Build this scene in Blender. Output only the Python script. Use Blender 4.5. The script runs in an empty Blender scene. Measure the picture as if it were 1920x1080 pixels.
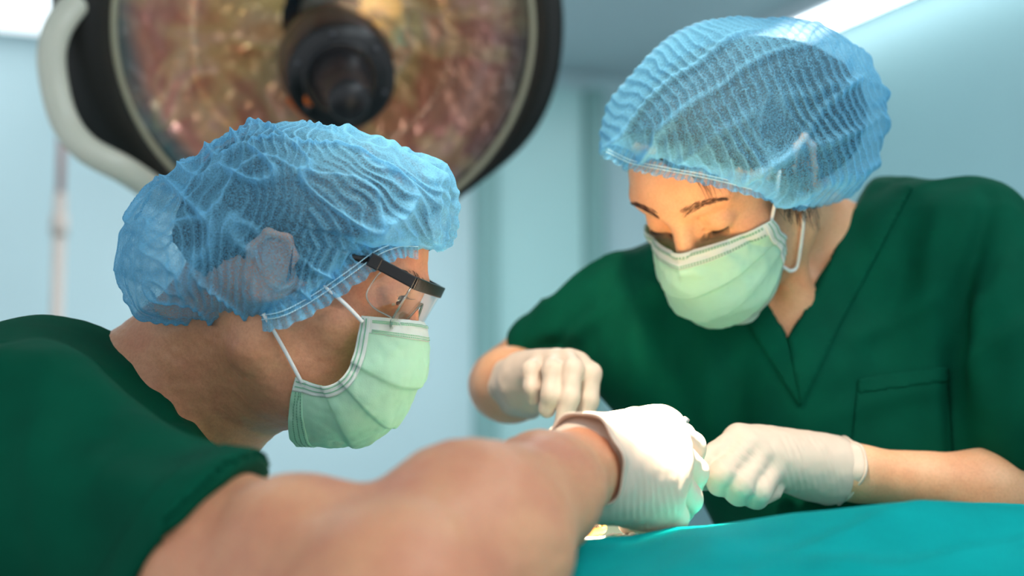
import bpy, math, random
import numpy as np
import openvdb
from mathutils import Vector

# ------------------------------------------------------------------ camera, light, exposure
SC = bpy.context.scene
FPX = 2667.0                      # 50 mm on a 36 mm sensor, in pixels of a 1920 frame
PITCH = math.radians(5.0)
CAMZ = 1.35
COL = bpy.context.collection

cam_d = bpy.data.cameras.new('camera'); cam = bpy.data.objects.new('camera', cam_d); COL.objects.link(cam)
cam.location = (0, 0, CAMZ); cam.rotation_euler = (math.radians(90) + PITCH, 0, 0)
cam_d.sensor_width = 36.0; cam_d.lens = 50.0; cam_d.clip_start = 0.05
cam_d.dof.use_dof = True; cam_d.dof.focus_distance = 1.15; cam_d.dof.aperture_fstop = 2.8
SC.camera = cam
SC.view_settings.view_transform = 'Standard'; SC.view_settings.look = 'None'
SC.view_settings.gamma = 1.0; SC.view_settings.use_curve_mapping = False
SC.view_settings.exposure = 0.0

world = bpy.data.worlds.new('room_light'); SC.world = world; world.use_nodes = True
world.node_tree.nodes['Background'].inputs[0].default_value = (0.86, 0.94, 1.0, 1)
world.node_tree.nodes['Background'].inputs[1].default_value = 0.86


def W(P):
    """working frame (x right, y forward, z up of a level camera at the origin) -> world"""
    P = np.asarray(P, float).reshape(-1, 3)
    c, s = math.cos(PITCH), math.sin(PITCH)
    return np.stack([P[:, 0], P[:, 1] * c - P[:, 2] * s, P[:, 1] * s + P[:, 2] * c + CAMZ], 1)


def pt(px, py, d):
    return np.array([(px - 960.0) * d / FPX, d, (540.0 - py) * d / FPX])


def lamp_light(name, kind, loc, target, energy, color, **kw):
    l = bpy.data.lights.new(name, kind); o = bpy.data.objects.new(name, l); COL.objects.link(o)
    l.energy = energy; l.color = color
    for k, v in kw.items(): setattr(l, k, v)
    loc = W(loc)[0]; tgt = W(target)[0]
    o.location = loc
    o.rotation_euler = (Vector(tgt) - Vector(loc)).to_track_quat('-Z', 'Y').to_euler()
    return o

HANDS = pt(1165, 800, 1.14)
SPOT_POS = np.array([-0.10, 0.86, 0.95])
HANDS = pt(1150, 850, 1.11)
key = lamp_light('surgical_beam', 'SPOT', SPOT_POS, HANDS, 1700, (1.0, 0.85, 0.64), spot_size=math.radians(8.6), spot_blend=0.45, shadow_soft_size=0.03)
lamp_light('surgical_beam_halo', 'SPOT', SPOT_POS, pt(1130, 640, 1.25), 60, (1.0, 0.86, 0.68), spot_size=math.radians(34), spot_blend=0.6, shadow_soft_size=0.05)
lamp_light('bounce_fill', 'SPOT', pt(1225, 745, 1.13), pt(1235, -2000, 1.22), 3.0, (1.0, 0.52, 0.12), spot_size=math.radians(150), spot_blend=1.0, shadow_soft_size=0.05)  # added upward spot, stands in for warm bounce off the gloves and gauze
lamp_light('front_fill', 'AREA', (0.9, 0.3, 1.4), (0.1, 1.3, 0.0), 38, (0.85, 0.95, 1.0), shape='RECTANGLE', size=1.2, size_y=0.6)  # added soft fill from the front right, has no fixture
lamp_light('room_back_light', 'AREA', (-0.6, 2.6, 1.15), (0.1, 1.2, 0.0), 16, (0.82, 0.95, 1.0), shape='RECTANGLE', size=1.4, size_y=0.4)

# ------------------------------------------------------------------ small library
ORIGIN = {}


def thing(name, label, cat, origin, group=None):
    o = bpy.data.objects.new(name, None); COL.objects.link(o)
    w = W(origin)[0]; o.location = w; ORIGIN[o.name] = w
    o['label'] = label; o['category'] = cat
    if group: o['group'] = group
    return o


def mesh(name, V, F, mat, parent=None, smooth=True, attrs=None, flat_angle=None):
    V = W(V)
    if parent is not None:
        org = ORIGIN[parent.name]
    else:
        org = V.mean(0); org[2] = V[:, 2].min()
    V = V - org
    me = bpy.data.meshes.new(name)
    if isinstance(F, np.ndarray):
        n = F.shape[0]; k = F.shape[1]
        me.vertices.add(len(V)); me.vertices.foreach_set('co', V.astype(np.float32).ravel())
        me.loops.add(n * k); me.loops.foreach_set('vertex_index', F.astype(np.int32).ravel())
        me.polygons.add(n); me.polygons.foreach_set('loop_start', np.arange(0, n * k, k, dtype=np.int32))
        me.update(calc_edges=True); me.validate()
    else:
        me.from_pydata([tuple(v) for v in V], [], F); me.update()
    me.polygons.foreach_set('use_smooth', [smooth] * len(me.polygons))
    if attrs:
        for an, av in attrs.items():
            a = me.attributes.new(an, 'FLOAT', 'POINT'); a.data.foreach_set('value', np.asarray(av, np.float32))
    if mat: me.materials.append(mat)
    o = bpy.data.objects.new(name, me); COL.objects.link(o)
    if parent is not None:
        o.parent = parent
    else:
        o.location = org
    ORIGIN[o.name] = org
    return o


def tag(o, label, cat, group=None):
    o['label'] = label; o['category'] = cat
    if group: o['group'] = group
    return o


def struct(o):
    o['kind'] = 'structure'; return o


def _hash(i, j, k, seed):
    h = (i.astype(np.int64) * 374761393 + j.astype(np.int64) * 668265263 + k.astype(np.int64) * 2147483647 + seed * 1274126177) & 0xffffffff
    h = ((h ^ (h >> 13)) * 1274126177) & 0xffffffff
    h = ((h ^ (h >> 16)) * 2246822519) & 0xffffffff
    return ((h ^ (h >> 15)) & 0xffffff) / float(0xffffff) * 2 - 1


def noise(P, scale=1.0, seed=0):
    P = np.asarray(P) * scale
    I = np.floor(P); f = P - I; I = I.astype(np.int64); u = f * f * f * (f * (f * 6 - 15) + 10)
    r = 0
    for a in (0, 1):
        wa = u[:, 0] if a else 1 - u[:, 0]
        for b in (0, 1):
            wb = u[:, 1] if b else 1 - u[:, 1]
            for c in (0, 1):
                wc = u[:, 2] if c else 1 - u[:, 2]
                r = r + wa * wb * wc * _hash(I[:, 0] + a, I[:, 1] + b, I[:, 2] + c, seed)
    return r


def ridged(P, scale, seed=0, sharp=1.0):
    return (1 - np.abs(noise(P, scale, seed)) * 2.0).clip(-1, 1) ** 1 * sharp


def norm(v):
    v = np.asarray(v, float); return v / (np.linalg.norm(v, axis=-1, keepdims=True) + 1e-12)


def vnormals(V, F):
    n = np.zeros_like(V)
    a = V[F[:, 2]] - V[F[:, 0]]; b = V[F[:, -1]] - V[F[:, 1]]
    fn = np.cross(a, b)
    for k in range(F.shape[1]):
        for c in range(3):
            n[:, c] += np.bincount(F[:, k], fn[:, c], len(V))
    return norm(n)


def relax(V, F, it=2, lam=0.5):
    k = F.shape[1]
    E = np.concatenate([F[:, [i, (i + 1) % k]] for i in range(k)])
    for _ in range(it):
        s = np.zeros_like(V); cnt = np.bincount(E[:, 0], minlength=len(V)) + np.bincount(E[:, 1], minlength=len(V))
        for c in range(3):
            s[:, c] = np.bincount(E[:, 0], V[E[:, 1], c], len(V)) + np.bincount(E[:, 1], V[E[:, 0], c], len(V))
        V = V + lam * (s / np.maximum(cnt, 1)[:, None] - V)
    return V


class Field:
    """smooth union of rounded shapes, turned into one continuous skin"""
    MARG = 0.045

    def __init__(self): self.ops = []

    def ell(self, c, rad, R=None, k=0.01, op='u'):
        rad = np.array(rad, float); self.ops.append(('e', (np.array(c, float), rad, R), op, k, np.array(c, float), rad.max())); return self

    def cone(self, a, b, ra, rb, k=0.01, op='u'):
        a = np.array(a, float); b = np.array(b, float)
        self.ops.append(('c', (a, b, ra, rb), op, k, (a + b) / 2, np.linalg.norm(a - b) / 2 + max(ra, rb))); return self

    def chain(self, pts, rs, k=0.006):
        for i in range(len(pts) - 1): self.cone(pts[i], pts[i + 1], rs[i], rs[i + 1], k)
        return self

    def fn(self, f, c, rad, op='u', k=0.002):
        self.ops.append(('f', f, op, k, np.array(c, float), rad)); return self

    def __call__(self, P):
        d = np.full(len(P), 1.0)
        for kind, pr, op, k, c, r in self.ops:
            if op == 'i':
                m = np.arange(len(P)); q = P
            else:
                m = np.nonzero(((P - c) ** 2).sum(1) < (r + self.MARG) ** 2)[0]
                if len(m) == 0: continue
                q = P[m]
            if kind == 'e':
                cc, rad, R = pr; l = q - cc
                if R is not None: l = l @ R
                k0 = np.linalg.norm(l / rad, axis=1); k1 = np.linalg.norm(l / rad ** 2, axis=1)
                s = np.where(k1 > 1e-9, k0 * (k0 - 1) / np.maximum(k1, 1e-9), -rad.min())
            elif kind == 'c':
                a, b, ra, rb = pr; ba = b - a; t = ((q - a) @ ba / max(ba @ ba, 1e-12)).clip(0, 1)
                s = np.linalg.norm(q - a - t[:, None] * ba, axis=1) - (ra + (rb - ra) * t)
            else:
                s = pr(q)
            x = d[m]
            if op == 'u':
                h = (0.5 + 0.5 * (s - x) / k).clip(0, 1); d[m] = s * (1 - h) + x * h - k * h * (1 - h)
            else:
                y = -s if op == 's' else s
                h = (0.5 - 0.5 * (y - x) / k).clip(0, 1); d[m] = y * (1 - h) + x * h + k * h * (1 - h)
        return d

    def bounds(self):
        lo = np.min([o[4] - o[5] for o in self.ops if o[2] == 'u'], 0); hi = np.max([o[4] + o[5] for o in self.ops if o[2] == 'u'], 0)
        return lo - 0.02, hi + 0.02

    def surface(self, vox, smooth=2, box=None):
        lo, hi = self.bounds()
        if box is not None: lo = np.maximum(lo, box[0]); hi = np.minimum(hi, box[1])
        B = 8; n = np.ceil((hi - lo) / (vox * B)).astype(int) + 1
        ii = np.stack(np.meshgrid(*[np.arange(v) for v in n], indexing='ij'), -1).reshape(-1, 3)
        cen = lo + (ii * B + B / 2 - 0.5) * vox
        d = np.concatenate([self(cen[i:i + 200000]) for i in range(0, len(cen), 200000)])
        near = np.abs(d) < vox * B * 1.5
        g = openvdb.FloatGrid(1.0)
        off = np.stack(np.meshgrid(*[np.arange(B)] * 3, indexing='ij'), -1).reshape(-1, 3) * vox
        ids = np.nonzero(near)[0]
        for s in range(0, len(ids), 400):
            ch = ids[s:s + 400]
            P = (lo + ii[ch][:, None, :] * B * vox + off[None]).reshape(-1, 3)
            v = (self(P) / vox).clip(-20, 20).astype(np.float32).reshape(-1, B, B, B)
            for q, b in enumerate(ch): g.copyFromArray(v[q], ijk=tuple(int(t) for t in ii[b] * B))
        neg = np.full((B, B, B), -20, np.float32)
        for b in np.nonzero((~near) & (d < 0))[0]: g.copyFromArray(neg, ijk=tuple(int(t) for t in ii[b] * B))
        p, q = g.convertToQuads(0.0)
        V = lo + p.astype(float) * vox; F = q.astype(np.int64)
        V = relax(V, F, smooth, 0.5)
        vol = (V[F[:, 0]] * np.cross(V[F[:, 1]], V[F[:, 2]])).sum() + (V[F[:, 0]] * np.cross(V[F[:, 2]], V[F[:, 3]])).sum()
        if vol < 0: F = F[:, ::-1].copy()
        return V, F

    def project(self, P, off=0.0, it=6):
        P = np.array(P, float).reshape(-1, 3)
        e = 0.0005
        for _ in range(it):
            d = self(P)
            g = np.stack([self(P + np.eye(3)[i] * e) - self(P - np.eye(3)[i] * e) for i in range(3)], 1)
            P = P - norm(g) * ((d - off).clip(-0.02, 0.02))[:, None]
        return P


def catmull(P, n):
    P = np.array(P, float); P = np.vstack([2 * P[0] - P[1], P, 2 * P[-1] - P[-2]]); out = []
    m = len(P) - 3
    for t in np.linspace(0, m, n):
        i = min(int(t), m - 1); u = t - i; a, b, c, d = P[i:i + 4]
        out.append(0.5 * ((2 * b) + (c - a) * u + (2 * a - 5 * b + 4 * c - d) * u * u + (3 * b - a - 3 * c + d) * u ** 3))
    return np.array(out)


def tube_vf(path, rad, ns=10, flat=1.0, nrm=None, closed=False):
    path = np.array(path, float); n = len(path)
    rad = np.full(n, rad) if np.isscalar(rad) else np.array(rad, float)
    T = norm(np.roll(path, -1, 0) - np.roll(path, 1, 0)) if closed else norm(np.gradient(path, axis=0))
    ref = np.array([0, 0, 1.0]) if nrm is None else np.array(nrm, float)
    if nrm is None and abs(T[0] @ ref) > 0.9: ref = np.array([1.0, 0, 0])
    V = []; a = norm(ref - (ref @ T[0]) * T[0])
    for i in range(n):
        a = norm(a - (a @ T[i]) * T[i]); b = np.cross(T[i], a)
        for k in range(ns):
            th = 2 * math.pi * k / ns
            V.append(path[i] + rad[i] * (math.cos(th) * a + math.sin(th) * b * flat))
    F = []
    for i in range(n if closed else n - 1):
        j = (i + 1) % n
        for k in range(ns):
            k2 = (k + 1) % ns; F.append((i * ns + k, i * ns + k2, j * ns + k2, j * ns + k))
    if not closed:
        F.append(tuple(range(ns))[::-1]); F.append(tuple((n - 1) * ns + k for k in range(ns)))
    return V, F


def join_vf(parts):
    V = []; F = []
    for v, f in parts:
        o = len(V); V.extend([np.array(x) for x in v]); F.extend([tuple(i + o for i in g) for g in f])
    return np.array(V), F


def box_vf(c, ax, half):
    """box with half sizes along the three unit axes ax"""
    c = np.array(c, float); V = []
    for sx in (-1, 1):
        for sy in (-1, 1):
            for sz in (-1, 1): V.append(c + ax[0] * half[0] * sx + ax[1] * half[1] * sy + ax[2] * half[2] * sz)
    F = [(0, 1, 3, 2), (4, 6, 7, 5), (0, 4, 5, 1), (2, 3, 7, 6), (0, 2, 6, 4), (1, 5, 7, 3)]
    return V, F


def lathe_vf(c, axis, prof, ns=96, ref=None):
    """prof: list of (radius, distance along axis)"""
    c = np.array(c, float); ax = norm(axis); r = np.array([0, 0, 1.0]) if ref is None else ref
    a = norm(r - (r @ ax) * ax); b = np.cross(ax, a); V = []; F = []
    for rr, h in prof:
        for k in range(ns):
            th = 2 * math.pi * k / ns; V.append(c + ax * h + rr * (math.cos(th) * a + math.sin(th) * b))
    for i in range(len(prof) - 1):
        for k in range(ns):
            k2 = (k + 1) % ns; F.append((i * ns + k, i * ns + k2, (i + 1) * ns + k2, (i + 1) * ns + k))
    return np.array(V), F


def grid_faces(nu, nv):
    i, j = np.meshgrid(np.arange(nu - 1), np.arange(nv - 1), indexing='ij'); a = (i * nv + j).ravel()
    return np.stack([a, a + 1, a + nv + 1, a + nv], 1)


def bevel(o, w=0.004, seg=2):
    m = o.modifiers.new('bevel', 'BEVEL'); m.width = w; m.segments = seg; m.limit_method = 'ANGLE'; return o


def solidify(o, t):
    m = o.modifiers.new('thickness', 'SOLIDIFY'); m.thickness = t; m.offset = 0; return o


def poly_sd(x, y, poly):
    """signed distance to a 2D polygon, negative inside"""
    poly = np.array(poly, float); d = np.full(len(x), 1e9); s = np.ones(len(x), bool)
    n = len(poly)
    for i in range(n):
        a = poly[i]; b = poly[(i + 1) % n]; e = b - a
        t = (((x - a[0]) * e[0] + (y - a[1]) * e[1]) / (e @ e)).clip(0, 1)
        d = np.minimum(d, (x - a[0] - t * e[0]) ** 2 + (y - a[1] - t * e[1]) ** 2)
        c = ((a[1] > y) != (b[1] > y)) & (x < (b[0] - a[0]) * (y - a[1]) / (b[1] - a[1] + 1e-12) + a[0])
        s ^= c
    d = np.sqrt(d); return np.where(s, d, -d)


# ------------------------------------------------------------------ materials
def lin(h):
    if isinstance(h, str):
        c = [int(h[i:i + 2], 16) / 255 for i in (0, 2, 4)]
    else:
        c = h
    return tuple(x / 12.92 if x <= 0.04045 else ((x + 0.055) / 1.055) ** 2.4 for x in c) + (1,)


def new_mat(name):
    m = bpy.data.materials.new(name); m.use_nodes = True; nt = m.node_tree
    return m, nt, nt.nodes['Principled BSDF'], nt.nodes['Material Output']


def N(nt, typ, **kw):
    n = nt.nodes.new(typ)
    for k, v in kw.items():
        if k.startswith('i_'):
            key = k[2:]; key = int(key) if key.isdigit() else key.replace('_', ' ')
            n.inputs[key].default_value = v
        else:
            setattr(n, k, v)
    return n


def ramp(nt, src, stops):
    r = nt.nodes.new('ShaderNodeValToRGB'); el = r.color_ramp.elements
    while len(el) > 1: el.remove(el[-1])
    el[0].position = stops[0][0]; el[0].color = stops[0][1]
    for p, c in stops[1:]:
        e = el.new(p); e.color = c
    nt.links.new(src, r.inputs[0]); return r


def simple(name, col, rough=0.5, metal=0.0, spec=0.5, bump=0.0, bscale=200.0, var=0.0, vscale=8.0, sheen=0.0):
    m, nt, b, out = new_mat(name)
    c = lin(col); b.inputs['Base Color'].default_value = c
    b.inputs['Roughness'].default_value = rough; b.inputs['Metallic'].default_value = metal
    b.inputs['Specular IOR Level'].default_value = spec; b.inputs['Sheen Weight'].default_value = sheen
    tc = N(nt, 'ShaderNodeTexCoord')
    if var:
        n = N(nt, 'ShaderNodeTexNoise', i_Scale=vscale, i_Detail=4.0); nt.links.new(tc.outputs['Object'], n.inputs['Vector'])
        r = ramp(nt, n.outputs['Fac'], [(0.3, tuple(x * (1 - var) for x in c[:3]) + (1,)), (0.7, tuple(min(1, x * (1 + var)) for x in c[:3]) + (1,))])
        nt.links.new(r.outputs[0], b.inputs['Base Color'])
    if bump:
        n = N(nt, 'ShaderNodeTexNoise', i_Scale=bscale, i_Detail=3.0); nt.links.new(tc.outputs['Object'], n.inputs['Vector'])
        bp = N(nt, 'ShaderNodeBump', i_Strength=bump, i_Distance=0.001); nt.links.new(n.outputs['Fac'], bp.inputs['Height']); nt.links.new(bp.outputs[0], b.inputs['Normal'])
    return m


def skin_mat(name, base, red, dark=None):
    m, nt, b, out = new_mat(name); tc = N(nt, 'ShaderNodeTexCoord')
    n1 = N(nt, 'ShaderNodeTexNoise', i_Scale=22.0, i_Detail=5.0); nt.links.new(tc.outputs['Object'], n1.inputs['Vector'])
    r = ramp(nt, n1.outputs['Fac'], [(0.35, lin(base)), (0.68, lin(red))])
    n3 = N(nt, 'ShaderNodeTexNoise', i_Scale=420.0, i_Detail=3.0); nt.links.new(tc.outputs['Object'], n3.inputs['Vector'])
    mx = N(nt, 'ShaderNodeMix', data_type='RGBA', blend_type='MULTIPLY'); mx.inputs[0].default_value = 0.35
    rr = ramp(nt, n3.outputs['Fac'], [(0.3, (0.72, 0.66, 0.62, 1)), (0.6, (1, 1, 1, 1))])
    nt.links.new(r.outputs[0], mx.inputs[6]); nt.links.new(rr.outputs[0], mx.inputs[7]); nt.links.new(mx.outputs[2], b.inputs['Base Color'])
    b.inputs['Roughness'].default_value = 0.48; b.inputs['Specular IOR Level'].default_value = 0.4
    b.inputs['Subsurface Weight'].default_value = 0.25; b.inputs['Subsurface Radius'].default_value = (1.0, 0.35, 0.2); b.inputs['Subsurface Scale'].default_value = 0.006
    v = N(nt, 'ShaderNodeTexVoronoi', i_Scale=900.0); nt.links.new(tc.outputs['Object'], v.inputs['Vector'])
    n2 = N(nt, 'ShaderNodeTexNoise', i_Scale=90.0, i_Detail=4.0); nt.links.new(tc.outputs['Object'], n2.inputs['Vector'])
    ad = N(nt, 'ShaderNodeMath', operation='MULTIPLY_ADD'); ad.inputs[1].default_value = 0.35
    nt.links.new(v.outputs['Distance'], ad.inputs[0]); nt.links.new(n2.outputs['Fac'], ad.inputs[2])
    bp = N(nt, 'ShaderNodeBump', i_Strength=0.35, i_Distance=0.0006); nt.links.new(ad.outputs[0], bp.inputs['Height']); nt.links.new(bp.outputs[0], b.inputs['Normal'])
    return m


def cap_mat():
    """thin crinkled spunbond: see-through between the fibres, denser where the pleats double it"""
    m, nt, b, out = new_mat('blue_spunbond'); tc = N(nt, 'ShaderNodeTexCoord')
    fold = N(nt, 'ShaderNodeAttribute', attribute_name='fold')
    n = N(nt, 'ShaderNodeTexNoise', i_Scale=650.0, i_Detail=3.0, i_Roughness=0.7); nt.links.new(tc.outputs['Object'], n.inputs['Vector'])
    n2 = N(nt, 'ShaderNodeTexNoise', i_Scale=14.0, i_Detail=3.0); nt.links.new(tc.outputs['Object'], n2.inputs['Vector'])
    vo = N(nt, 'ShaderNodeTexVoronoi', i_Scale=520.0); nt.links.new(tc.outputs['Object'], vo.inputs['Vector'])
    lw = N(nt, 'ShaderNodeLayerWeight', i_Blend=0.35)
    # opacity
    a1 = N(nt, 'ShaderNodeMath', operation='MULTIPLY_ADD'); a1.inputs[1].default_value = 1.15; a1.inputs[2].default_value = -0.50
    nt.links.new(n.outputs['Fac'], a1.inputs[0])
    a2 = N(nt, 'ShaderNodeMath', operation='MULTIPLY_ADD'); a2.inputs[1].default_value = 0.35; nt.links.new(n2.outputs['Fac'], a2.inputs[0]); nt.links.new(a1.outputs[0], a2.inputs[2])
    a3 = N(nt, 'ShaderNodeMath', operation='MULTIPLY_ADD'); a3.inputs[1].default_value = 0.68; nt.links.new(fold.outputs['Fac'], a3.inputs[0]); nt.links.new(a2.outputs[0], a3.inputs[2])
    a4 = N(nt, 'ShaderNodeMath', operation='MULTIPLY_ADD'); a4.inputs[1].default_value = 0.45; nt.links.new(lw.outputs['Facing'], a4.inputs[0]); nt.links.new(a3.outputs[0], a4.inputs[2])
    a5 = N(nt, 'ShaderNodeMath', operation='MINIMUM', use_clamp=True); a5.inputs[1].default_value = 0.97; nt.links.new(a4.outputs[0], a5.inputs[0])
    b.inputs['Base Color'].default_value = lin('82CCF0'); b.inputs['Roughness'].default_value = 0.55; b.inputs['Specular IOR Level'].default_value = 0.25
    tr = N(nt, 'ShaderNodeBsdfTranslucent'); tr.inputs[0].default_value = lin('74C8F2')
    mx = N(nt, 'ShaderNodeMixShader'); mx.inputs[0].default_value = 0.38
    nt.links.new(b.outputs[0], mx.inputs[1]); nt.links.new(tr.outputs[0], mx.inputs[2])
    tp = N(nt, 'ShaderNodeBsdfTransparent'); tp.inputs[0].default_value = (0.86, 0.95, 1.0, 1)
    m2 = N(nt, 'ShaderNodeMixShader'); nt.links.new(a5.outputs[0], m2.inputs[0]); nt.links.new(tp.outputs[0], m2.inputs[1]); nt.links.new(mx.outputs[0], m2.inputs[2])
    bp = N(nt, 'ShaderNodeBump', i_Strength=0.4, i_Distance=0.0008); nt.links.new(vo.outputs['Distance'], bp.inputs['Height']); nt.links.new(bp.outputs[0], b.inputs['Normal'])
    nt.links.new(m2.outputs[0], out.inputs[0])
    return m


def fabric(name, col, trans=0.0, rough=0.8, weave=1400.0, bump=0.25, var=0.12, sheen=0.15, spec=0.2, col2=None, big=0.0):
    m, nt, b, out = new_mat(name); tc = N(nt, 'ShaderNodeTexCoord'); c = lin(col)
    n = N(nt, 'ShaderNodeTexNoise', i_Scale=18.0, i_Detail=4.0); nt.links.new(tc.outputs['Object'], n.inputs['Vector'])
    c2 = lin(col2) if col2 else tuple(x * (1 + var) for x in c[:3]) + (1,)
    r = ramp(nt, n.outputs['Fac'], [(0.35, tuple(x * (1 - var) for x in c[:3]) + (1,)), (0.7, c2)])
    nt.links.new(r.outputs[0], b.inputs['Base Color']); b.inputs['Roughness'].default_value = rough
    b.inputs['Specular IOR Level'].default_value = spec; b.inputs['Sheen Weight'].default_value = sheen
    w1 = N(nt, 'ShaderNodeTexNoise', i_Scale=weave, i_Detail=1.0); nt.links.new(tc.outputs['Object'], w1.inputs['Vector'])
    w2 = N(nt, 'ShaderNodeTexNoise', i_Scale=26.0, i_Detail=4.0); nt.links.new(tc.outputs['Object'], w2.inputs['Vector'])
    ad = N(nt, 'ShaderNodeMath', operation='MULTIPLY_ADD'); ad.inputs[1].default_value = big; nt.links.new(w2.outputs['Fac'], ad.inputs[0]); nt.links.new(w1.outputs['Fac'], ad.inputs[2])
    bp = N(nt, 'ShaderNodeBump', i_Strength=bump, i_Distance=0.0006); nt.links.new(ad.outputs[0], bp.inputs['Height']); nt.links.new(bp.outputs[0], b.inputs['Normal'])
    if trans:
        tr = N(nt, 'ShaderNodeBsdfTranslucent'); nt.links.new(r.outputs[0], tr.inputs[0])
        mx = N(nt, 'ShaderNodeMixShader'); mx.inputs[0].default_value = trans
        nt.links.new(b.outputs[0], mx.inputs[1]); nt.links.new(tr.outputs[0], mx.inputs[2]); nt.links.new(mx.outputs[0], out.inputs[0])
    return m


def emit(name, col, s):
    m, nt, b, out = new_mat(name); b.inputs['Base Color'].default_value = lin(col)
    b.inputs['Emission Color'].default_value = lin(col); b.inputs['Emission Strength'].default_value = s
    return m


def glass(name, tint=(1, 1, 1, 1), refl=0.06, rough=0.02):
    m, nt, b, out = new_mat(name)
    tp = N(nt, 'ShaderNodeBsdfTransparent'); tp.inputs[0].default_value = tint
    gl = N(nt, 'ShaderNodeBsdfGlossy'); gl.inputs['Roughness'].default_value = rough
    lw = N(nt, 'ShaderNodeLayerWeight', i_Blend=0.25)
    ad = N(nt, 'ShaderNodeMath', operation='MULTIPLY_ADD', use_clamp=True); ad.inputs[1].default_value = 0.35; ad.inputs[2].default_value = refl
    nt.links.new(lw.outputs['Fresnel'], ad.inputs[0])
    mx = N(nt, 'ShaderNodeMixShader'); nt.links.new(ad.outputs[0], mx.inputs[0]); nt.links.new(tp.outputs[0], mx.inputs[1]); nt.links.new(gl.outputs[0], mx.inputs[2])
    nt.links.new(mx.outputs[0], out.inputs[0]); return m


M_cap = cap_mat()
M_scrub = fabric('green_scrub_cotton', '004C37', bump=0.3, var=0.10, sheen=0.0, spec=0.08)
M_drape = fabric('teal_drape', '00A6A4', bump=0.3, var=0.08, sheen=0.0, spec=0.08)
M_mask = fabric('green_mask_nonwoven', 'D2FAE2', trans=0.35, rough=0.7, weave=900, bump=0.3, var=0.05)
M_mask_white = fabric('white_mask_binding', 'F1F7F2', trans=0.3, weave=900, var=0.03)
M_stitch = simple('pressed_seam_marks', '7FB798', 0.8)
M_thread = simple('pale_blue_thread', 'BFE6F4', 0.7)
M_cord = fabric('white_elastic', 'F4F4F2', weave=1500, var=0.03)
M_glove = fabric('ivory_latex', 'E6D0BE', trans=0.12, rough=0.42, weave=300, bump=0.15, var=0.04, sheen=0.0, big=1.0)
M_skin_m = skin_mat('tan_skin', 'E6A67E', 'D99070')
M_skin_w = skin_mat('fair_skin', 'EFB990', 'E5A278')
M_hair = simple('black_hair', '16110F', 0.55, bump=0.6, bscale=900)
M_hairs = simple('dark_hair_strands', '2A1B14', 0.5)
M_black = simple('black_plastic', '0B0C0F', 0.28, bump=0.05)
M_dark = simple('black_lamp_metal', '15130F', 0.42, bump=0.1, bscale=60)
M_eye = simple('eye_white', 'D8D0C4', 0.12)
M_iris = simple('dark_iris', '120A06', 0.1)
M_lens = glass('clear_lens', (0.985, 0.985, 0.97, 1), 0.05, 0.03)
M_rail = simple('ivory_enamel', 'CFCFBF', 0.3)
M_metal = simple('brushed_steel', 'C8CBC8', 0.3, metal=0.9)
M_gold = simple('gold_plated_handle', 'C9913A', 0.3, metal=0.8)

# ------------------------------------------------------------------ the room
YAW = math.radians(22)
AX = np.array([-math.sin(YAW), math.cos(YAW), 0.0])      # depth of the room
BX = np.array([math.cos(YAW), math.sin(YAW), 0.0])       # along the back wall, to the right
D_BACK, R_WALL, H_CEIL, H_FLOOR = 5.0, 2.74, 1.32, -CAMZ


def level(P):
    """room points are given in true level coordinates around the camera; bring them to the working frame"""
    P = np.asarray(P, float).reshape(-1, 3); c, s = math.cos(PITCH), math.sin(PITCH)
    return np.stack([P[:, 0], P[:, 1] * c + P[:, 2] * s, -P[:, 1] * s + P[:, 2] * c], 1)


def room_box(name, a0, a1, b0, b1, z0, z1, mat, parent=None, bev=0.0):
    """box between depths a, side b and heights z of the room"""
    c = AX * (a0 + a1) / 2 + BX * (b0 + b1) / 2 + np.array([0, 0, (z0 + z1) / 2])
    V, F = box_vf(c, (AX, BX, np.array([0, 0, 1.0])), (abs(a1 - a0) / 2, abs(b1 - b0) / 2, abs(z1 - z0) / 2))
    o = mesh(name, level(V), F, mat, parent, smooth=False)
    if bev: bevel(o, bev)
    return o

M_wall = simple('pale_blue_paint', 'D2EAEE', 0.55, var=0.03, vscale=1.5)
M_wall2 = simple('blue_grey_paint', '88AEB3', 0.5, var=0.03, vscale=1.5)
M_ceil = simple('ceiling_paint', 'C9D3D8', 0.7)
M_floor = simple('grey_vinyl', '8FA3A6', 0.35, var=0.06, vscale=3)
M_door = simple('aqua_door_laminate', 'C4EAE8', 0.3, var=0.02, vscale=2)
M_trim = simple('grey_green_trim', '8FB7B4', 0.4)
M_white = simple('white_laminate', 'DDE6EC', 0.35)
M_beige = simple('beige_plastic', 'D8D2A8', 0.5)

struct(room_box('wall_back', D_BACK, D_BACK + 0.1, -2.9, R_WALL + 0.1, H_FLOOR, H_CEIL, M_wall))
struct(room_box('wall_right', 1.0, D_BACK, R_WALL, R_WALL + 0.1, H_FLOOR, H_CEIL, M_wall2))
struct(room_box('ceiling', -1.2, D_BACK + 0.1, -2.9, R_WALL + 0.1, H_CEIL, H_CEIL + 0.08, M_ceil))
struct(room_box('floor', -0.6, D_BACK + 0.1, -2.9, R_WALL + 0.1, H_FLOOR - 0.08, H_FLOOR, M_floor))
struct(room_box('baseboard_back', D_BACK - 0.02, D_BACK - 0.002, -2.85, 1.3, H_FLOOR, H_FLOOR + 0.12, M_trim))
# a door leaf in the back wall with its post at either side
door = struct(room_box('door_1', D_BACK - 0.045, D_BACK - 0.003, 1.93, 2.30, H_FLOOR + 0.005, 1.25, M_door))
struct(room_box('trim_1', D_BACK - 0.10, D_BACK - 0.003, 1.86, 1.925, H_FLOOR + 0.005, 1.25, M_trim))
struct(room_box('trim_2', D_BACK - 0.10, D_BACK - 0.003, 2.305, 2.37, H_FLOOR + 0.005, 1.25, M_trim))


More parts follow.
